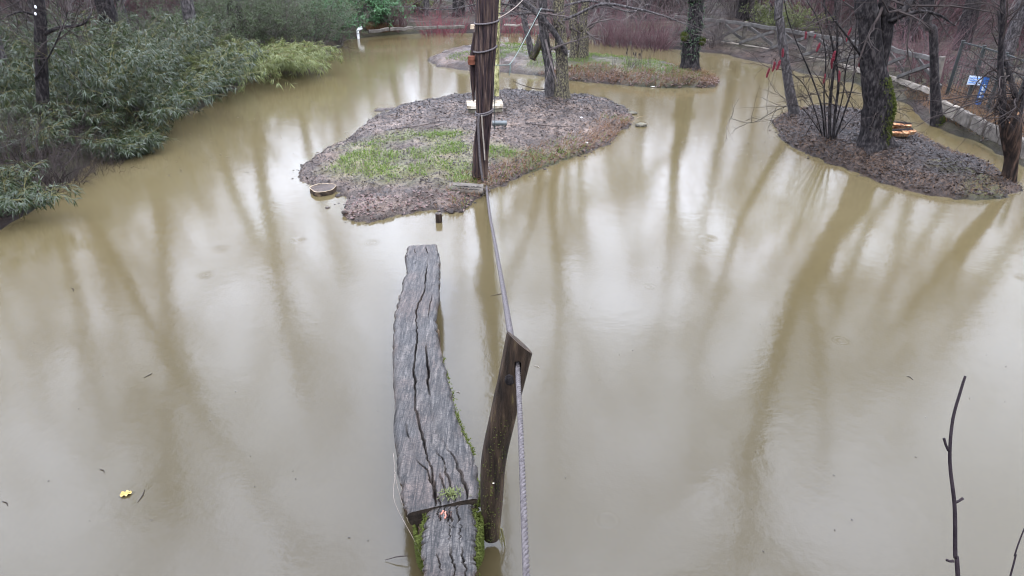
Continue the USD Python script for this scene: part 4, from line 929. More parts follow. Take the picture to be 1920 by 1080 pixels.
# feeder pipe
p = on_isl('main', 937, 241)
t2 = thing('feeder_pipe', 'short grey pipe on two legs behind the bark covered pole', 'pipe', p)
a = np.linspace(0, 2 * math.pi, 25)[:-1]
def tube_shell(L, ro, ri, zc):
    ring = lambda x, r: np.stack([np.full(24, x), r * np.cos(a), zc + r * np.sin(a)], 1)
    V = np.vstack([ring(-L / 2, ro), ring(L / 2, ro), ring(L / 2, ri), ring(-L / 2, ri)]); m = np.arange(24); f = []
    for k in range(4):
        q0 = k * 24 + m; q1 = k * 24 + (m + 1) % 24; k2 = ((k + 1) % 4) * 24
        f += [np.stack([q0, q1, k2 + (m + 1) % 24], 1), np.stack([q0, k2 + (m + 1) % 24, k2 + m], 1)]
    return V, np.vstack(f)
obj('pipe', tube_shell(0.29, 0.05, 0.043, 0.11), M['pipe_grey'], t2, smooth=40)
T = Tubes(); T.add([(-0.143, 0.052 * math.cos(q), 0.11 + 0.052 * math.sin(q)) for q in a] + [(-0.143, 0.052, 0.11)], 0.006, 5); obj('rim', T.build(), M['pipe_grey'], t2, smooth=True)
for xx in (-0.11, 0.11):
    T = Tubes(); T.add([(xx, 0, 0.065), (xx, 0, -0.04)], 0.008, 6); obj('leg', T.build(), M['wire'], t2)

# stone bench block
p = on_isl('main', 909, 208)
t = thing('stone_slab', 'cream topped stone block behind the bark covered pole', 'stone', p, 4)
import manifold3d as m3
rr = np.random.RandomState(3)
def rough_block(sx, sy, sz, seed, amp=0.03, n=18):
    m = m3.Manifold.cube((sx, sy, sz), True).refine(n).to_mesh()
    v = np.array(m.vert_properties[:, :3], float)
    v = v + (meshkit.fbm(np.stack([v, v], 0)[0] * 5 + seed, 4, seed)[:, None] * 2 - 1) * unit(v) * amp
    v += amp * 0.7 * (np.stack([meshkit.noise(v * 8 + s, seed + s) for s in (1, 2, 3)], 1) - 0.5)
    return v, np.array(m.tri_verts)
v, f = rough_block(0.74, 0.5, 0.14, 4); obj('foot', (v + [0, 0, 0.05], f), M['stone_dark'], t, smooth=35)
v, f = rough_block(0.80, 0.55, 0.06, 5, 0.02); obj('top', (v + [0, 0, 0.152], f), M['stone'], t, smooth=35)

# shore log with a split in it, and the small board under the rope
p = on_isl('main', 874, 360)
t = thing('shore_log', 'weathered grey log lying on the mud by the foot of the pole', 'log', p, 0)
ax = np.array([At(843, 352, p[1]) - p, At(874, 357, p[1]) - p, At(906, 360, p[1]) - p]); ax[:, 2] = [0.07, 0.055, 0.045]
v, f = trunk_mesh(ax, [0.09, 0.095, 0.085], n=60, sides=40, ridge=0.12, freq=3, stretch=0.2, seed=3)
obj('trunk', (v, f), M['timber_grey'], t, smooth=50)
for k, (s0, s1, zz) in enumerate(((0.15, 0.98, 0.085), (0.2, 0.9, 0.04))):
    c = spline(ax, 40)[int(s0 * 39):int(s1 * 39) + 1] + [0, -0.065 if k == 0 else -0.085, zz * 0.7]
    c[:, 2] += 0.008 * np.random.RandomState(k).normal(0, 1, len(c))
    T = Tubes(); T.add(spline(c, 30), np.interp(np.linspace(0, 1, 30), [0, 0.5, 1], [0.004, 0.012, 0.004]), 5); obj('crack', T.build(), M['bark_dark'], t)
p = on_isl('main', 905, 346)
obj('pale_board', (rough_block(0.17, 0.07, 0.035, 8, 0.008, 8)[0] + p + [0.02, -0.02, 0.06], rough_block(0.17, 0.07, 0.035, 8, 0.008, 8)[1]), M['cut_wood'], smooth=35, label='small pale board at the foot of the bark covered pole', cat='board')

# half sunk wood slices, stakes and stones at the water
def wood_slice(name, label, p, r, h, rot, tilt=0):
    t = thing(name, label, 'wood slice', p, rot)
    n = 40; a = np.linspace(0, 2 * math.pi, n + 1)[:-1]; w = 1 + 0.05 * np.sin(3 * a + 1) + 0.04 * np.sin(5 * a)
    ringp = lambda rr_, z: np.stack([rr_ * w * np.cos(a), rr_ * w * np.sin(a), np.full(n, z) + tilt * np.cos(a)], 1)
    V = np.vstack([ringp(r, -h), ringp(r * 1.03, -h * 0.3), ringp(r, 0)]); m = np.arange(n); f = []
    for k in range(2):
        q0 = k * n + m; q1 = k * n + (m + 1) % n
        f += [np.stack([q0, q1, q1 + n], 1), np.stack([q0, q1 + n, q0 + n], 1)]
    obj('bark_rim', (V, np.vstack(f)), M['log_side'], t, smooth=True)
    V = np.vstack([ringp(r * 0.97, 0.004), ringp(r * 0.5, 0.009), [[0, 0, 0.01]]])
    f = [np.stack([m, (m + 1) % n, (m + 1) % n + n], 1), np.stack([m, (m + 1) % n + n, m + n], 1), np.stack([m + n, (m + 1) % n + n, np.full(n, 2 * n)], 1)]
    obj('cut_face', (V, np.vstack(f)), M['mud'] if r > 0.18 else M['cut_wood'], t, smooth=True)
    T = Tubes(); T.add(np.vstack([ringp(r * 0.985, 0.006), ringp(r * 0.985, 0.006)[:1]]), 0.005, 6); obj('bark_edge', T.build(), M['cut_wood'], t, smooth=True)
p = G(602, 366, 0.0); wood_slice('wood_slice', 'round wood slice sunk in the water at the island tip', p + [0, 0.16, 0.07], 0.21, 0.2, 20)
p = on_isl('right', 1832, 353); wood_slice('wood_slice', 'pale wood slice on the brown island near its right tip', p + [0, 0, 0.05], 0.14, 0.06, 0, -0.03)
p = G(823, 416, 0.0)
obj('stake', trunk_mesh([p - [0, 0, 0.3], p + [0, 0, 0.05], p + [0, 0, 0.14]], [0.05, 0.05, 0.048], n=20, sides=20, ridge=0.1, seed=3), M['post_dark'], smooth=40, label='short dark stake standing in the water off the island', cat='stake')
STONES = [((1336, 158), 'rear', 0.22, M['pale_stone'], 'pale grey stone at the right tip of the far island'), ((1322, 156), 'rear', 0.12, M['pale_stone'], 'small stone next to the pale one at the far island tip'),
          ((1186, 213), None, 0.2, M['stone_dark'], 'flat stone at the right end of the largest island'), ((1202, 236), None, 0.26, M['stone_dark'], 'drowned stone showing in the water off the largest island'),
          ((1100, 270), 'main', 0.07, M['pale_stone'], 'small white stone on the right rim of the largest island'), ((1090, 222), 'main', 0.04, M['white_paint'], 'tiny white pebble on the bare mud of the largest island'),
          ((1150, 155), None, 0.2, M['stone_dark'], 'flat dark stone at the front edge of the far island'), ((1180, 157), None, 0.25, M['stone_dark'], 'longer flat stone at the front edge of the far island'), ((1225, 163), None, 0.2, M['pale_stone'], 'light flat stone at the front edge of the far island')]
for k, ((px, py), key, sz, mat, lab) in enumerate(STONES):
    p = on_isl(key, px, py) if key else G(px, py, 0.0)
    v, f = rock(None, (sz, sz * 0.8, sz * (0.55 if key else 0.3)), 2, 0.5, seed=k)
    obj('stone', (v + p + [0, 0, 0.02], f), mat, smooth=40, label=lab, cat='stone', group='stones at the water')
# split fresh logs beside the thick tree
rng = np.random.RandomState(44)
for k, (px, py, dx, dz, lab) in enumerate([(1672, 246, 0.36, 0.04, 'freshly split orange log piece nearest the thick mossy tree'), (1686, 250, 0.34, 0.10, 'top orange log piece of the little split pile'), (1697, 258, 0.3, 0.05, 'freshly split orange log piece at the right of the pile'), (1682, 258, 0.34, 0.03, 'front orange log piece of the little split pile')]):
    p = on_isl('right', px, py)
    t = thing('split_log_piece', lab, 'log', p + [0, 0, dz], rng.uniform(-35, 35), 'split logs by the mossy tree')
    aa = np.linspace(0, 2.2, 8); sec = np.vstack([[[0, 0]], np.stack([np.cos(aa), np.sin(aa)], 1) * 0.10])
    pr2 = trimesh.creation.extrude_polygon(Polygon(sec), dx); v = np.array(pr2.vertices); v = np.stack([v[:, 2] - dx / 2, v[:, 0] - 0.03, v[:, 1]], 1)
    v += 0.012 * (np.stack([meshkit.noise(v * 14 + s, s) for s in (1, 2, 3)], 1) - 0.5)
    obj('wood', (v, np.array(pr2.faces)), M['fresh_wood'], t)
    T = Tubes(); T.add([(-dx / 2 + 0.01, 0.02, 0.093), (0, 0.02, 0.097), (dx / 2 - 0.01, 0.02, 0.093)], 0.03, 7); obj('bark', T.build(), M['bark_dark'], t)
# sticks lying about
STICKS = [('main', [(730, 245), (790, 237), (825, 229), (838, 232)], 0.008, 'long thin stick lying across the grassy left of the largest island'), ('main', [(800, 243), (822, 237), (838, 232)], 0.008, 'short stick meeting the long one on the largest island'),
          ('main', [(985, 232), (1010, 236), (1050, 239), (1070, 239)], 0.010, 'dark stick on the bare mud right of the feeder pipe'), ('right', [(1700, 293), (1715, 285), (1730, 272)], 0.008, 'thin stick leaning on the brown island right of the tree'),
          ('right', [(1730, 320), (1760, 340)], 0.009, 'stick lying near the front of the brown island'), ('right', [(1818, 316), (1850, 327), (1880, 340)], 0.009, 'stick lying near the torn dead trunk')]
for key, px, r, lab in STICKS:
    P = np.array([on_isl(key, a, c_) + [0, 0, 0.02] for a, c_ in px]); T = Tubes(); T.add(spline(P, 14), np.linspace(r, r * 0.5, 14), 5)
    obj('stick', T.build(), M['twig_dark'], label=lab, cat='stick', group='sticks on the islands')

# ------------------------------------------------------------------ ground cover on the islands
def scatter_on(key, n, rng, cond=None):
    x0, y0, x1, y1 = ISL[key].bounds
    X = rng.uniform(x0, x1, n * 4); Y = rng.uniform(y0, y1, n * 4)
    Z, d = isl_h(key, X, Y)
    k = (Z > 0.015)
    if cond is not None:
        k &= cond(X, Y, d, rng)
    k = np.where(k)[0][:n]
    return np.stack([X[k], Y[k], Z[k]], 1)
def litter(key, n, size, mat, seed, cond=None, name='fallen_leaves', label=''):
    rng = np.random.RandomState(seed)
    P = scatter_on(key, n, rng, cond) + [0, 0, 0.006]; n = len(P)
    D = rng.normal(0, 1, (n, 3)) * [1, 1, 0.22]
    obj(name, leaves(P, D, size * rng.uniform(0.5, 1.5, n), size * rng.uniform(0.3, 0.8, n), rng, rng.uniform(-0.3, 0.3, (n, 1)), up=np.tile([0, 0, 1.0], (n, 1)) + rng.normal(0, 0.35, (n, 3))), mat, label=label, kind='stuff')
def grass(key, n, h, mat, seed, cond, label, w=0.006, lean=0.6, out=None):
    rng = np.random.RandomState(seed)
    P = scatter_on(key, n, rng, cond); n = len(P)
    ln = rng.normal(0, lean, (n, 3)) * [1, 1, 0]
    if out is not None:
        c = np.array(ISL[key].centroid.coords[0]); o_ = unit(np.column_stack([P[:, :2] - c, np.zeros(n)])); ln = ln + o_ * out - [0, 0, 0.35 * out]
    obj('grass', blades(P - [0, 0, 0.01], ln, h * rng.uniform(0.5, 1.4, n), w, rng), mat, label=label, kind='stuff')
litter('main', 15000, 0.045, M['litter'], 71, label='small brown and pale leaf scraps over the largest island')
back = lambda X, Y, d, r: Y > 15.2 + 0.8 * r.normal(0, 1, len(X))
litter('main', 8000, 0.055, M['litter_dark'], 72, back, label='dark wet leaves at the back of the largest island')
right_rim = lambda X, Y, d, r: (d < 0.45 + 0.15 * r.normal(0, 1, len(X))) & (X > -0.9 + 0.2 * r.normal(0, 1, len(X))) & (Y < 15)
litter('main', 5000, 0.06, M['litter_red'], 73, lambda X, Y, d, r: (d < 0.4) & ((X > -1.6) | (Y < 10.2)) & (Y < 15.5), label='reddish leaves on the rim of the largest island')
grass('main', 17000, 0.085, M['grass_green'], 74, lambda X, Y, d, r: (main_green(X, Y) * (0.35 + 0.9 * meshkit.fbm(np.stack([X, Y, 0 * X], -1) * 3.1, 3, 2)) > r.uniform(0.50, 0.92, len(X))) & (d > 0.1), 'short bright green grass on the left of the largest island', 0.010)
grass('main', 6500, 0.17, M['grass_dry'], 75, right_rim, 'tawny dry grass hanging over the right rim of the largest island', 0.010, 0.5, 0.8)
grass('main', 3000, 0.13, M['grass_green'], 76, lambda X, Y, d, r: right_rim(X, Y, d, r) & (meshkit.fbm(np.stack([X, Y, 0 * X], -1) * 2.1, 3, 5) > 0.5), 'green grass tufts along the right rim of the largest island', 0.010, 0.5, 0.5)
near_foot = lambda X, Y, d, r: np.hypot(X - G(930, 330, .2)[0], Y - G(930, 330, .2)[1]) < 0.45 * np.abs(r.normal(0, 1, len(X)))
grass('main', 1800, 0.15, M['grass_dry'], 77, near_foot, 'dry grass tuft at the foot of the bark covered pole', 0.006, 0.6)
rim = lambda X, Y, d, r: (d < 0.7 + 0.3 * r.normal(0, 1, len(X))) & (Y < G(1100, 128, 0.2)[1])
litter('rear', 7000, 0.08, M['litter_red'], 78, rim, label='rusty leaves along the front of the far island')
grass('rear', 7000, 0.16, M['grass_dry'], 79, rim, 'rusty dry grass fringe along the front of the far island', 0.012, 0.6, 0.5)
grass('rear', 7000, 0.07, M['grass_green'], 80, lambda X, Y, d, r: (d > 0.3) & (meshkit.fbm(np.stack([X, Y, 0 * X], -1) * 1.1, 3, 9) > 0.45), 'short green grass on top of the far island', 0.012, 0.5)
litter('right', 14000, 0.055, M['litter'], 81, lambda X, Y, d, r: r.uniform(0, 1, len(X)) < 0.8, label='brown leaf scraps over the brown island')
litter('right', 6000, 0.05, M['litter_dark'], 82, lambda X, Y, d, r: Y > 10.8, label='dark wet leaves round the thick mossy tree')
grass('right', 3500, 0.07, M['grass_dry'], 83, lambda X, Y, d, r: (d < 0.5), 'thin dry grass on the rim of the brown island', 0.006, 0.7, 0.3)
def clods(key, n, seed, label):
    rng = np.random.RandomState(seed); ring = ISL[key].exterior; parts = []
    base = trimesh.creation.icosphere(subdivisions=1); bv, bf = np.array(base.vertices), np.array(base.faces)
    for k in range(n):
        q = ring.interpolate(rng.uniform(0, ring.length)); x, y = q.x + rng.normal(0, 0.10), q.y + rng.normal(0, 0.10)
        s = rng.uniform(0.014, 0.034) * (1 + (rng.rand() < 0.1)); v = bv * (1 + 0.5 * (meshkit.noise(bv * 1.5 + k, k)[:, None] - 0.5)) * [s, s * rng.uniform(0.6, 1.3), s * 0.6]
        parts.append((v + [x, y, max(iz(key, x, y), -0.01) + 0.2 * s], bf))
    obj('mud_clods', join(parts), M['mud_dark'], smooth=True, label=label, kind='stuff')
clods('main', 90, 91, 'small mud clods along the rim of the largest island')
clods('right', 70, 92, 'small mud clods along the rim of the brown island')
clods('rear', 40, 93, 'small mud clods along the rim of the far island')
# gray seed heads on the far island
b = on_isl('rear', 1185, 128)
rng = np.random.RandomState(88)
t = thing('seed_head_plant', 'withered stalks with dark seed heads on the far island', 'plant', b)
T = Tubes(); heads = []
for k in range(26):
    p0 = on_isl('rear', 1185 + rng.normal(0, 24), 126 + rng.normal(0, 3)) - b; h = rng.uniform(0.25, 0.6)
    e = p0 + [rng.normal(0, 0.08), rng.normal(0, 0.05), h]; T.add([p0, (p0 + e) / 2 + [0.02, 0, 0], e], [0.006, 0.005, 0.004], 4)
    if k % 3 == 0:
        heads.append(e)
obj('stalks', T.build(), M['twig'], t, kind='stuff')
for e in heads:
    v, f = rock(None, (0.035, 0.035, 0.07), 1, 0.3, seed=int(abs(e[0]) * 100)); obj('seed_head', (v + e, f), M['bark_dark'], t)

# ------------------------------------------------------------------ far bank and right bank furniture
rng = np.random.RandomState(90)
def bank_pt(px, py, dz=0.0):
    p = on_bank(px, py); return p + [0, 0, dz]
t = thing('timber_edging', 'pale timber edging along the far bank under the red stems', 'edging', bank_pt(705, 56))
o = bank_pt(705, 56)
pxs = [(690, 59), (730, 55.5), (775, 53), (820, 51.5), (872, 50)]
for k in range(4):
    a_, c_ = G(*pxs[k], 0.36), G(*pxs[k + 1], 0.36)
    obj('timber', box_between(a_ - o + [0.02, 0, 0], c_ - o - [0.02, 0, 0], 0.1, 0.11, rng, 0.012), M['timber_grey'], t)
t = thing('timber_edging', 'pale timber edging on the far bank right of the pole', 'edging', bank_pt(960, 50)); o = bank_pt(960, 50)
for a0, a1 in ((945, 975), (976, 1010)):
    obj('timber', box_between(G(a0, 47, 0.45) - o, G(a1, 47, 0.45) - o, 0.1, 0.06, rng, 0.012), M['timber_pale'], t)
p = bank_pt(672, 72)
t = thing('white_pipe', 'white pipe bent over the water at the far bank', 'pipe', p)
T = Tubes(); T.add(spline(np.array([p - p + [0, 0, -0.4], [0, 0, 0.18], [0.0, 0, 0.30]]), 8), 0.05, 10); obj('pipe', T.build(), M['white_paint'], t, smooth=True)
T = Tubes(); T.add([(0, 0, 0.29), (0.05, 0.03, 0.335), (0.16, 0.1, 0.37)], 0.055, 10); obj('elbow', T.build(), M['white_paint'], t, smooth=True)
# dry orange grass on the far bank
def bank_scatter(n, pxr, pyr, rng):
    out = []
    while len(out) < n:
        p = G(rng.uniform(*pxr), rng.uniform(*pyr), 0.2)
        if pond.buffer(0.12).contains(Point(p[0], p[1])):
            continue
        out.append(p)
    P = np.array(out); P[:, 2] = ground_h(P[:, 0], P[:, 1]); return P
P = bank_scatter(2500, (690, 890), (54, 66), rng)
obj('grass', blades(P, rng.normal(0, 0.6, (len(P), 3)) * [1, 1, 0], 0.22 * rng.uniform(0.5, 1.4, len(P)), 0.02, rng), M['grass_dry'], label='rusty dry grass on the far bank below the timber edging', kind='stuff')
P = bank_scatter(4000, (1600, 1925), (170, 330), rng)
obj('grass', blades(P, rng.normal(0, 0.7, (len(P), 3)) * [1, 1, 0], 0.14 * rng.uniform(0.5, 1.5, len(P)), 0.010, rng), M['grass_dry'], label='thin dry grass along the right bank', kind='stuff')
P = bank_scatter(6000, (1180, 1925), (60, 330), rng)
obj('fallen_leaves', leaves(P + [0, 0, 0.01], rng.normal(0, 1, (len(P), 3)) * [1, 1, 0.25], 0.08, 0.05, rng, 0.1), M['litter'], label='brown fallen leaves on the right bank', kind='stuff')
P = bank_scatter(6000, (0, 640), (60, 420), rng)
obj('fallen_leaves', leaves(P + [0, 0, 0.01], rng.normal(0, 1, (len(P), 3)) * [1, 1, 0.25], 0.09, 0.05, rng, 0.1), M['litter_dark'], label='dark fallen leaves under the bamboo', kind='stuff')
# rail fence with cross braces
fpx = [(1175, 70), (1262, 80), (1345, 91), (1390, 98), (1448, 109), (1510, 122), (1575, 137), (1640, 152), (1690, 168), (1745, 188)]
FP = [on_bank(a_, c_) for a_, c_ in fpx]
o = FP[0]
t = thing('rail_fence', 'weathered rail fence with cross braces along the right bank', 'fence', o)
for k, p in enumerate(FP):
    obj('post', trunk_mesh(np.array([p - [0, 0, 0.3], p + [0, 0, 0.5], p + [rng.normal(0, 0.02), 0, 1.0]]) - o, [0.075, 0.07, 0.065], n=14, sides=12, ridge=0.1, seed=k), M['timber_grey'], t, smooth=40)
for k in range(len(FP) - 1):
    a_, c_ = FP[k] - o, FP[k + 1] - o
    s_ = unit(np.cross(c_ - a_, [0, 0, 1.0])); e = s_ * 0.105
    if k >= 1:
        obj('rail', box_between(a_ + [0, 0, 0.92] + e, c_ + [0, 0, 0.92] + e, 0.07, 0.11, rng, 0.008), M['timber_rail'], t)
    obj('rail', box_between(a_ + [0, 0, 0.22] + e, c_ + [0, 0, 0.22] + e, 0.09, 0.13, rng, 0.01), M['timber_pale'], t, label='paler bottom rail')
    if k >= 1:
        obj('brace', box_between(a_ + [0, 0, 0.32] + e * 1.75, c_ + [0, 0, 0.84] + e * 1.75, 0.05, 0.09, rng, 0.006), M['timber_rail'], t)
        obj('brace', box_between(a_ + [0, 0, 0.84] - e * 1.2, c_ + [0, 0, 0.32] - e * 1.2, 0.05, 0.09, rng, 0.006), M['timber_rail'], t)
# path with kerb behind, wire fence and sign
kp = [G(a_, c_, 0.42) for a_, c_ in ((1765, 193), (1797, 208), (1826, 223), (1852, 236), (1882, 250), (1930, 276))]
o = kp[0]; t = thing('kerb', 'pale sawn timber kerb beside the path on the right bank', 'kerb', o)
for k in range(len(kp) - 1):
    obj('timber', box_between(kp[k] - o + unit(kp[k + 1] - kp[k]) * 0.03 - [0, 0, 0.07], kp[k + 1] - o - unit(kp[k + 1] - kp[k]) * 0.03 - [0, 0, 0.07], 0.11, 0.28, rng, 0.006), M['timber_pale'] if k < 1 else M['timber_grey'], t)
wf = [on_bank(a_, c_) for a_, c_ in ((1775, 178), (1812, 192), (1850, 210), (1892, 232), (1940, 258))]
o = wf[0]; t = thing('wire_fence', 'dark wire mesh fence beyond the path at the right', 'fence', o)
T = Tubes()
for k, p in enumerate(wf):
    obj('post', trunk_mesh(np.array([p - [0, 0, 0.2], p + [0, 0, 0.6], p + [0, 0, 1.25]]) - o, [0.04, 0.04, 0.04], n=8, sides=10, ridge=0.05, seed=k), M['wire'], t, smooth=40)
    if k:
        a_, c_ = wf[k - 1] - o, p - o
        obj('top_wire', box_between(a_ + [0, 0, 1.2], c_ + [0, 0, 1.2], 0.03, 0.03), M['wire'], t)
        n = int(np.linalg.norm(c_ - a_) / 0.1)
        for q in range(1, n):
            u = a_ + (c_ - a_) * q / n; T.add([u + [0, 0, 0.02], u + [0, 0, 1.19]], 0.006, 3)
        for zz in np.arange(0.08, 1.15, 0.12):
            T.add([a_ + [0, 0, zz], c_ + [0, 0, zz]], 0.005, 3)
obj('mesh_wires', T.build(), M['wire'], t, kind='stuff')
p = on_bank(1826, 200)
t = thing('info_sign', 'white panel with narrow blue sign on a post by the wire fence', 'sign', p, -28)
T = Tubes(); T.add([(0, 0.03, -0.2), (0, 0.03, 0.9)], 0.03, 10); obj('post', T.build(), M['timber_grey'], t, smooth=40)
wp = obj('white_panel', slab([(-0.27, -0.012), (-0.02, -0.012), (-0.02, 0.012), (-0.27, 0.012)], 0.46, 0.66, 0.003), M['sign_white'], t)
bp = obj('blue_panel', slab([(0.0, -0.014), (0.12, -0.014), (0.12, 0.012), (0.0, 0.012)], 0.05, 0.66, 0.003), M['sign_blue'], t)
for k, (x0, z0, w_, h_) in enumerate(((-0.25, 0.60, 0.2, 0.022), (-0.25, 0.55, 0.15, 0.022), (-0.25, 0.50, 0.18, 0.022))):
    obj('print_line', slab([(x0, -0.017), (x0 + w_, -0.017), (x0 + w_, -0.0125), (x0, -0.0125)], z0, z0 + h_, 0.001), M['sign_text'], wp)
for k, (x0, z0, w_, h_) in enumerate(((0.03, 0.36, 0.06, 0.14), (0.03, 0.28, 0.06, 0.05), (0.03, 0.14, 0.05, 0.10))):
    obj('print_patch', slab([(x0, -0.019), (x0 + w_, -0.019), (x0 + w_, -0.0145), (x0, -0.0145)], z0, z0 + h_, 0.001), M['sign_white'], bp)

# ------------------------------------------------------------------ foreground log walkway
LOG_Z = 0.46
def log_strip(left, right, z, depth, cracks, seed, nu=260, nv=70, amp=0.012, belly=0.35):
    """split log: an uneven top between two traced edges, real cracks, bark sides rounding to a belly"""
    Lp = np.array([G(a_, c_, z)[:2] for a_, c_ in left]); Rp = np.array([G(a_, c_, z)[:2] for a_, c_ in right])
    Lc, Rc = spline(Lp, nu), spline(Rp, nu)
    ee = np.linspace(0, 1, nu)
    for C_, k_ in ((Lc, 0), (Rc, 50)):
        C_[:, 0] += 0.034 * (meshkit.fbm(np.stack([ee * 14 + k_, 0 * ee, 0 * ee], -1), 4, seed) - 0.5) + 0.016 * np.minimum(0, meshkit.noise(np.stack([ee * 70 + k_, 0 * ee, 0 * ee], -1), seed + 1) - 0.6) * (1 if k_ else -1) * 2
    u = np.linspace(0, 1, nv)
    XY = Lc[:, None] * (1 - u)[None, :, None] + Rc[:, None] * u[None, :, None]
    q = np.dstack([XY[..., 0] * 5, XY[..., 1] * 1.6, 0 * XY[..., 0]])
    Z = np.full(XY.shape[:2], z) + (meshkit.fbm(q, 4, seed) * 2 - 1) * amp + (meshkit.fbm(q * 6, 3, seed + 2) * 2 - 1) * amp * 0.35
    edge = np.minimum(u, 1 - u)[None, :]
    Z -= 0.028 * np.exp(-edge / 0.035)
    s = np.linspace(0, 1, nu)
    for (cpts, wd, dp) in cracks:
        cs = np.array(cpts); f0, f1 = cs[:, 0].min(), cs[:, 0].max()
        cu = np.interp(s, cs[:, 0], cs[:, 1]) + 0.028 * (meshkit.fbm(np.stack([s * 26, 0 * s + seed, 0 * s], -1), 3, seed + len(cpts)) * 2 - 1)
        on = np.clip(np.minimum(s - f0, f1 - s) / 0.03, 0, 1)
        ww = 0.62 * wd * (0.35 + meshkit.noise(np.stack([s * 22, 0 * s, 0 * s + 3], -1), seed + 4))
        on = on * np.clip(2.6 * meshkit.noise(np.stack([s * 9, 0 * s + f0 * 7, 0 * s], -1), seed + 21) - 0.35, 0.05, 1)
        Z -= 1.5 * dp * on[:, None] * np.exp(-((u[None] - cu[:, None]) / ww[:, None]) ** 2)
    top = np.dstack([XY, Z]).reshape(-1, 3)
    i, j = np.meshgrid(np.arange(nu - 1), np.arange(nv - 1), indexing='ij'); k = (i * nv + j).ravel()
    tf = np.vstack([np.stack([k, k + 1, k + nv + 1], 1), np.stack([k, k + nv + 1, k + nv], 1)])
    tf = tf[:, ::-1] if np.cross(top[tf[0, 1]] - top[tf[0, 0]], top[tf[0, 2]] - top[tf[0, 0]])[2] < 0 else tf
    ns = 12; a = np.linspace(0, math.pi, ns)
    mid = (Lc + Rc) / 2; hw = np.linalg.norm(Rc - Lc, axis=1) / 2; cr = (Rc - Lc) / (2 * hw[:, None])
    side = np.zeros((nu, ns, 3))
    G2 = np.dstack([XY, Z])
    for m in range(ns):
        w = -math.cos(a[m]) * hw * (1.0 - belly * (1 - abs(math.cos(a[m]))) * 0.3)
        side[:, m, :2] = mid + cr * w[:, None]
        side[:, m, 2] = z - 0.03 - depth * math.sin(a[m]) ** 0.6
    side[:, 0] = G2[:, 0]; side[:, -1] = G2[:, -1]
    nz = (meshkit.fbm(side * [9, 3, 9], 3, seed + 8) * 2 - 1) * 0.02
    side[:, 1:-1, 2] += nz[:, 1:-1]
    side[:, 1:-1, :2] += (cr[:, None] * nz[:, 1:-1, None] * np.sign(-np.cos(a[1:-1]))[None, :, None])
    sv = side.reshape(-1, 3)
    i, j = np.meshgrid(np.arange(nu - 1), np.arange(ns - 1), indexing='ij'); k = (i * ns + j).ravel()
    sf = np.vstack([np.stack([k, k + ns + 1, k + 1], 1), np.stack([k, k + ns, k + ns + 1], 1)])
    caps = []
    for r_ in (0, nu - 1):
        ring = np.vstack([G2[r_], side[r_, ::-1]]); c0 = ring.mean(0); n = len(ring)
        caps.append((np.vstack([ring, c0]), np.array([[m, (m + 1) % n, n] for m in range(n)])))
    return (top, tf), (sv, sf), caps, XY, Z
left = [(762, 462), (759, 480), (761, 500), (748, 545), (736, 600), (734, 660), (736, 730), (738, 800), (742, 870), (752, 925), (762, 962)]
right = [(822, 458), (826, 480), (826, 510), (824, 550), (819, 600), (825, 640), (836, 690), (852, 760), (872, 810), (892, 862), (898, 932)]
cr1 = [([(0.02, 0.62), (0.12, 0.66), (0.2, 0.6), (0.28, 0.62), (0.36, 0.5), (0.45, 0.55), (0.55, 0.44), (0.66, 0.36), (0.74, 0.42), (0.84, 0.40), (0.92, 0.42), (1.0, 0.40)], 0.016, 0.06),
       ([(0.5, 0.72), (0.58, 0.66), (0.66, 0.62), (0.76, 0.62), (0.86, 0.74), (0.95, 0.80), (1.0, 0.84)], 0.02, 0.07),
       ([(0.7, 0.20), (0.8, 0.26), (0.9, 0.40), (1.0, 0.46)], 0.013, 0.05), ([(0.74, 0.5), (0.82, 0.56), (0.92, 0.62), (1.0, 0.66)], 0.012, 0.035),
       ([(0.03, 0.25), (0.1, 0.32), (0.2, 0.28)], 0.014, 0.03), ([(0.3, 0.8), (0.42, 0.83), (0.5, 0.8)], 0.01, 0.02), ([(0.88, 0.52), (1.0, 0.56)], 0.01, 0.03)]
t = thing('split_log_walkway', 'long silvery cracked split log leading towards the island', 'log')
tp, sd, caps, XY, Z = log_strip(left, right, LOG_Z, 0.17, cr1, 5, nu=420, nv=110)
obj('top_face', tp, M['log_top'], t, smooth=True)
obj('bark_side', sd, M['log_side'], t, smooth=True)
for c_ in caps:
    obj('end_grain', c_, M['log_end'], t)
def edge_moss(XY, Z, rng, side_i, lo, hi, n, dz, size=0.025):
    nu = XY.shape[0]; i = rng.randint(int(lo * (nu - 1)), int(hi * (nu - 1)) + 1, n)
    P = np.column_stack([XY[i, side_i], Z[i, side_i]]) + np.column_stack([rng.normal(0, 0.012, n), rng.normal(0, 0.012, n), -np.abs(rng.normal(0, dz, n))])
    return leaves(P, rng.normal(0, 1, (n, 3)) + [0, 0, 0.5], size * rng.uniform(0.5, 1.3, n), size * 0.55, rng)
rng = np.random.RandomState(101)
obj('moss', join([edge_moss(XY, Z, rng, -1, 0.70, 0.86, 700, 0.05), edge_moss(XY, Z, rng, -1, 0.95, 1.0, 500, 0.06), edge_moss(XY, Z, rng, -1, 0.55, 0.7, 200, 0.05)]), M['moss'], t, kind='stuff')
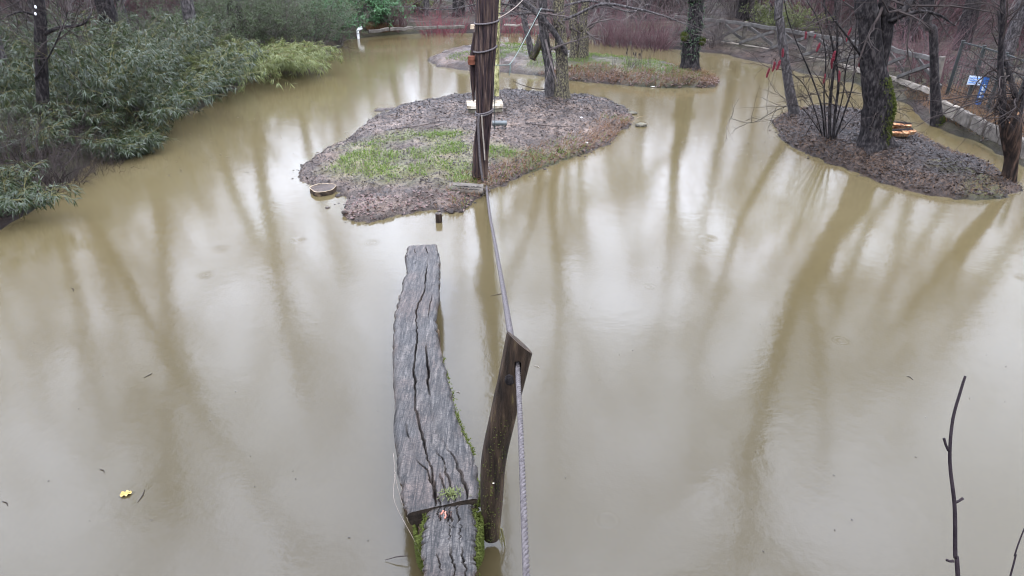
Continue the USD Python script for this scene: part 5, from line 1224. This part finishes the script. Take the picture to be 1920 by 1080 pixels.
# pale moss tuft and a mushroom-like curl on top
c0 = G(846, 925, LOG_Z + 0.01)
n = 90; obj('lichen_tuft', leaves(np.tile(c0, (n, 1)) + rng.normal(0, 0.028, (n, 3)) * [1.3, 0.6, 0.1], rng.normal(0, 1, (n, 3)) + [0, 0, 0.6], 0.045, 0.009, rng), M['yellow_leaf'], t, kind='stuff')
left2 = [(804, 952), (795, 975), (790, 1010), (790, 1060), (788, 1110), (786, 1180)]
right2 = [(888, 944), (893, 975), (893, 1010), (895, 1060), (896, 1110), (898, 1180)]
cr2 = [([(0.0, 0.36), (0.1, 0.42), (0.3, 0.5), (0.5, 0.56), (0.7, 0.62), (1, 0.6)], 0.016, 0.05), ([(0.0, 0.66), (0.2, 0.68), (0.4, 0.72), (0.7, 0.84), (1, 0.86)], 0.016, 0.05), ([(0.0, 0.5), (0.12, 0.48), (0.3, 0.56)], 0.02, 0.04), ([(0.0, 0.26), (0.1, 0.24), (0.22, 0.3)], 0.014, 0.03), ([(0.5, 0.3), (0.8, 0.34)], 0.01, 0.02)]
t = thing('plank', 'short weathered plank butting the near end of the long log', 'plank')
tp, sd, caps, XY2, Z2 = log_strip(left2, right2, LOG_Z - 0.014, 0.10, cr2, 15, nu=200, nv=90)
obj('top_face', tp, M['log_top'], t, smooth=True); obj('bark_side', sd, M['log_side'], t, smooth=True)
for c_ in caps:
    obj('end_grain', c_, M['log_end'], t)
for k in range(5):
    p0 = G(826 + 5 * k, 957 + rng.uniform(0, 3), LOG_Z - 0.02)
    obj('splinter', box_between(p0, p0 + [rng.normal(0, 0.006), -rng.uniform(0.03, 0.07), 0.006], 0.010, 0.008, rng, 0.002), M['shard_pink'] if k in (1, 2) else M['dead_wood'], t, label='pinkish torn splinter' if k in (1, 2) else None)
obj('moss', join([edge_moss(XY2, Z2, rng, -1, 0.0, 0.5, 900, 0.07), edge_moss(XY2, Z2, rng, 0, 0.02, 0.4, 700, 0.08)]), M['moss'], t, kind='stuff')
# support stump under the joint
c = G(842, 1005, 0.2); 
t = thing('support_stump', 'mossy stump in the water under the joint of log and plank', 'stump', (c[0], c[1], 0))
obj('trunk', trunk_mesh([(0, 0, -0.5), (0, 0.02, 0.05), (0, 0.06, 0.31)], [0.22, 0.215, 0.20], n=40, sides=40, ridge=0.2, freq=3, stretch=0.4, seed=2), M['log_side'], t, smooth=True)
n = 1500; a = rng.uniform(2.2, 4.0, n); z = rng.uniform(0.02, 0.34, n)
a2 = rng.uniform(-0.9, 0.6, n)
for aa in (a, a2):
    P = np.stack([0.222 * np.cos(aa), 0.222 * np.sin(aa), z], 1); obj('moss', leaves(P, np.stack([np.cos(aa), np.sin(aa), 0.3 + 0 * aa], 1) + rng.normal(0, 0.5, (n, 3)), 0.028, 0.016, rng), M['moss'], t, kind='stuff')
for px, py, lab in ((806, 600, 'pile in the water under the middle of the long log'), (795, 478, 'pile in the water under the far end of the long log')):
    c = G(px, py, LOG_Z)
    obj('support_pile', trunk_mesh([(c[0], c[1], -0.4), (c[0], c[1], 0.1), (c[0], c[1], 0.32)], [0.10, 0.095, 0.09], n=24, sides=24, ridge=0.12, seed=px), M['log_side'], smooth=40, label=lab, cat='pile', group='piles under the log')
# leaning post
yb = G(921, 1000, 0.12)[1]
b0 = At(921, 1006, yb); tpnt = At(972, 652, yb + 0.02)
t = thing('leaning_post', 'dark wet round post leaning right beside the log', 'post', b0)
axis = np.array([b0 - b0, (At(922, 940, yb) - b0), At(926, 860, yb) - b0, At(945, 770, yb) - b0, At(960, 705, yb) - b0, At(972, 652, yb) - b0, At(982, 606, yb) - b0])
v, f = trunk_mesh(axis, [0.060, 0.078, 0.084, 0.086, 0.086, 0.088, 0.09], n=160, sides=48, ridge=0.06, freq=2.6, stretch=0.25, seed=11)
m = trimesh.Trimesh(v, f, process=False)
# the top is sawn off at a slant, its highest point on the left
pl_p = At(958, 628, yb) - b0; nrm = unit(np.array([0.66, 0.30, 0.66]))
mm = m3.Manifold(m3.Mesh(np.asarray(v, np.float32), np.asarray(f, np.uint32)))
mm = mm.trim_by_plane(tuple(-nrm), float(-(nrm @ pl_p)))
hole = At(971, 688, yb - 0.09) - b0
mm = mm - m3.Manifold.hull_points(np.vstack([trimesh.creation.icosphere(2, 0.02).vertices + hole + [0, e_, g_] for e_, g_ in ((-0.08, 0.02), (0.05, 0.02), (-0.08, -0.05), (0.05, -0.05))]))
m_ = mm.to_mesh()
obj('body', (np.array(m_.vert_properties[:, :3]), np.array(m_.tri_verts)), M['post_dark'], t, smooth=40)
v, f = rock(None, (0.055, 0.02, 0.075), 2, 0.3, seed=3); obj('knot', (v + At(955, 712, yb - 0.084) - b0, f), M['bark_dark'], t, smooth=True)
n = 260; C = spline(axis, 100)
fr = rng.uniform(0.02, 0.5, n); aa = rng.normal(-1.7, 0.5, n); P = C[(fr * 99).astype(int)] + np.stack([np.cos(aa), np.sin(aa), 0 * aa], 1) * 0.086
obj('moss', leaves(P, rng.normal(0, 1, (n, 3)) + [0, -0.5, 0], 0.011, 0.007, rng), M['moss'], t, kind='stuff')
v, f = rock(None, (0.013, 0.009, 0.006), 2, 0.2); obj('fungus', (v + At(925, 906, yb - 0.086) - b0, f), M['mushroom'], t, smooth=True)
T = Tubes()
for k in range(9):
    p0 = At(938 + rng.uniform(-4, 3), 1000, yb - 0.02) - b0; T.add([p0 + [0, 0, 0.05], p0 + [rng.normal(0.015, 0.01), 0, -0.05], p0 + [rng.normal(0.02, 0.015), 0, -rng.uniform(0.08, 0.16)]], [0.004, 0.003, 0.001], 4)
obj('root_strands', T.build(), M['cane'], t, kind='stuff')
# the twisted rope: from behind the camera through the post to the foot of the pole
def twisted(pts, r, turns_per_m, n, strands=3):
    C = spline(np.array(pts), n); L = np.concatenate([[0], np.cumsum(np.linalg.norm(np.diff(C, axis=0), axis=1))])
    Tn = unit(np.gradient(C, axis=0)); N = unit(np.cross(Tn, [0, 0.0, 1.0])); B = np.cross(Tn, N); T = []
    for s_ in range(strands):
        a = L * turns_per_m * 2 * math.pi + s_ * 2 * math.pi / strands
        x = Tubes(); x.add(C + (np.cos(a)[:, None] * N + np.sin(a)[:, None] * B) * r * 0.52, r * 0.62, 6); T.append(x.build())
    return join(T)
t = thing('twisted_rope', 'twisted grey rope running from the near post to the island pole', 'rope')
e0 = on_isl('main', 911, 345) + [0, 0, 0.05]
P1 = At(958, 632, yb + 0.05)
obj('far_length', twisted([P1, At(944, 545, 5.1), At(928, 455, 7.6), At(918, 400, 9.3), e0], 0.019, 9, 1100), M['rope'], t, smooth=True)
Q = [hole + b0 + [0, 0.06, 0.01], hole + b0 + [0.0, -0.05, -0.01]]
d_end = ray(987, 1080); near = np.array([0, 0, CAM_H]) + d_end * (2.60 / (d_end[1] * _c - d_end[2] * _s))
obj('near_length', twisted(Q + [At(976, 800, Q[1][1] * 0.62 + near[1] * 0.38), near, near + (near - Q[1]) * 0.6, np.array([near[0] + 0.1, -0.6, 1.75]), np.array([near[0] + 0.15, -2.4, 0.25])], 0.0135, 14, 900), M['rope'], t, smooth=True)
# dry stalks trailing at the left of the joint
for k, (pts, lab) in enumerate((([(738, 850), (741, 890), (750, 930), (766, 980)], 'pale dry stalk hanging along the left edge of the long log'), ([(741, 885), (738, 930), (748, 960), (775, 1010), (792, 1050)], 'longest dry stalk trailing past the mossy stump'),
                                ([(752, 912), (760, 940), (772, 975)], 'short dry stalk against the near left corner of the log'))):
    P = np.array([G(a_, c_, 0.42 - 0.06 * m) for m, (a_, c_) in enumerate(pts)]); T = Tubes(); T.add(spline(P, 20), 0.002, 5)
    obj('dry_stalk', T.build(), M['rope_pale'], smooth=True, label=lab, cat='stalk', group='dry stalks at the log')
p0, p1 = G(722, 1050, 0.01), G(764, 1042, 0.06); T = Tubes(); T.add([p0, (p0 + p1) / 2 + [0, 0, 0.01], p1], [0.002, 0.004, 0.004], 5)
obj('floating_twig', T.build(), M['twig_dark'], label='thin dark twig poking from the water left of the plank', cat='twig')
# foreground sapling shoots on the near bank
def shoot(name, label, pts, base, r0, side):
    P = [np.array([0, 0, CAM_H]) + ray(a_, c_) * (dz / (ray(a_, c_)[1] * _c - ray(a_, c_)[2] * _s)) for a_, c_, dz in pts]
    e_ = unit(P[0] - P[2]); P = [P[0] + e_ * ((P[0][2] - 0.15) / -e_[2])] + [P[0] + e_ * ((P[0][2] - 0.15) / -e_[2]) * u_ for u_ in (0.66, 0.33)] + P
    base = P[0]; t = thing(name, label, 'twig', base); P = np.array(P) - base
    obj('stem', trunk_mesh(P, np.linspace(r0, r0 * 0.45, len(P)), n=60, sides=12, ridge=0.12, freq=3, seed=5), M['shoot_bark'], t, smooth=True)
    for (a_, c_, dz), (a2, c2) in side:
        rr0 = ray(a_, c_); q0 = np.array([0, 0, CAM_H]) + rr0 * (dz / (rr0[1] * _c - rr0[2] * _s)) - base
        rr1 = ray(a2, c2); q1 = np.array([0, 0, CAM_H]) + rr1 * (dz / (rr1[1] * _c - rr1[2] * _s)) - base
        T = Tubes(); T.add([q0, (q0 * 0.5 + q1 * 0.5) + [0, 0, -0.004], q1], [0.005, 0.004, 0.0045], 7); obj('side_twig', T.build(), M['shoot_bark'], t, smooth=True)
shoot('bare_shoot', 'single bare dark shoot rising in the right foreground', [(1796, 1085, 2.2), (1791, 1040, 2.2), (1790, 950, 2.2), (1781, 865, 2.2), (1786, 790, 2.2), (1802, 730, 2.2), (1810, 705, 2.2)], (1.62, 1.0, 0.2), 0.0085,
      [((1779, 845, 2.2), (1770, 822)), ((1791, 942, 2.2), (1806, 934)), ((1788, 1052, 2.2), (1775, 1050)), ((1788, 790, 2.2), (1786, 785))])
shoot('bare_shoot', 'thin curved shoot in the lower right corner', [(1893, 1085, 2.2), (1903, 1040, 2.2), (1917, 1000, 2.2), (1935, 960, 2.2)], (1.85, 1.0, 0.2), 0.004, [])
# things floating on the water
p = G(236, 927, 0.004)
t = thing('floating_leaf', 'crumpled yellow leaf floating near the lower left', 'leaf', p)
n = 30; rr_ = np.linspace(0, 1, 7); aa = np.linspace(0, 2 * math.pi, n + 1)[:-1]
Vv = [[0, 0, 0.008]]
for q in rr_[1:]:
    w = 0.034 * q * (1 + 0.22 * np.sin(2 * aa + 1) + 0.12 * np.sin(5 * aa)); Vv += list(np.stack([w * np.cos(aa), w * np.sin(aa), 0.006 + 0.012 * q * np.sin(3 * aa + q * 3) ** 2], 1))
Ff = [[0, 1 + m, 1 + (m + 1) % n] for m in range(n)]
for k in range(5):
    b_ = 1 + k * n
    for m in range(n):
        Ff += [[b_ + m, b_ + n + m, b_ + n + (m + 1) % n], [b_ + m, b_ + n + (m + 1) % n, b_ + (m + 1) % n]]
obj('blade', (np.array(Vv), np.array(Ff)), M['yellow_float'], t, smooth=True)
T = Tubes(); T.add([(0.02, 0.01, 0.01), (0.045, 0.02, 0.006), (0.055, 0.03, 0.004)], 0.002, 5); obj('leaf_stalk', T.build(), M['cane'], t)
DEBRIS = [((187, 880), (195, 886), 'small black curled scrap floating at the lower left'), ((258, 942), (271, 918), 'thin twig floating right of the yellow leaf'), ((134, 540), (137, 546), 'dark speck floating on the left under the bank'),
          ((4, 940), (14, 948), 'dark scrap floating at the left frame edge'), ((920, 555), (950, 549), 'thin straw floating beside the rope'), ((1002, 686), (1012, 690), 'pale straw floating right of the post top'), ((856, 735), (862, 737), 'pale straw floating at the right edge of the log'),
          ((1700, 705), (1712, 712), 'short straw floating in the right of the pond'), ((270, 708), (285, 700), 'faint straw floating left of the log')]
for (a0, b0_), (a1, b1), lab in DEBRIS:
    p0, p1 = G(a0, b0_, 0.004), G(a1, b1, 0.004); T = Tubes(); mid = (p0 + p1) / 2 + [0.01, 0.008, 0.002]
    T.add([p0, mid, p1], [0.002, 0.004, 0.002], 5); obj('floating_scrap', T.build(), M['twig_dark'] if 'pale' not in lab else M['timber_pale'], label=lab, cat='debris', group='scraps floating on the pond')
rng = np.random.RandomState(111)
P = []
while len(P) < 260:
    q = G(rng.uniform(300, 1500), rng.uniform(120, 330), 0.0) if len(P) < 200 else G(rng.uniform(20, 1900), rng.uniform(330, 1070), 0.0)
    if pond.buffer(-0.3).contains(Point(q[0], q[1])) and not any(s_.buffer(0.1).contains(Point(q[0], q[1])) for s_ in ISL.values()):
        P.append(q + [0, 0, 0.006])
n = len(P)
obj('floating_leaf_scraps', leaves(P, rng.normal(0, 1, (n, 3)) * [1, 1, 0.05], rng.uniform(0.02, 0.07, n) * np.where(np.arange(n) < 200, 1, 0.4), rng.uniform(0.015, 0.03, n) * np.where(np.arange(n) < 200, 1, 0.4), rng, 0.02, up=np.tile([0, 0, 1.0], (n, 1)) + rng.normal(0, 0.1, (n, 3))), M['litter'], label='scattered leaf scraps floating in the middle of the pond', kind='stuff')
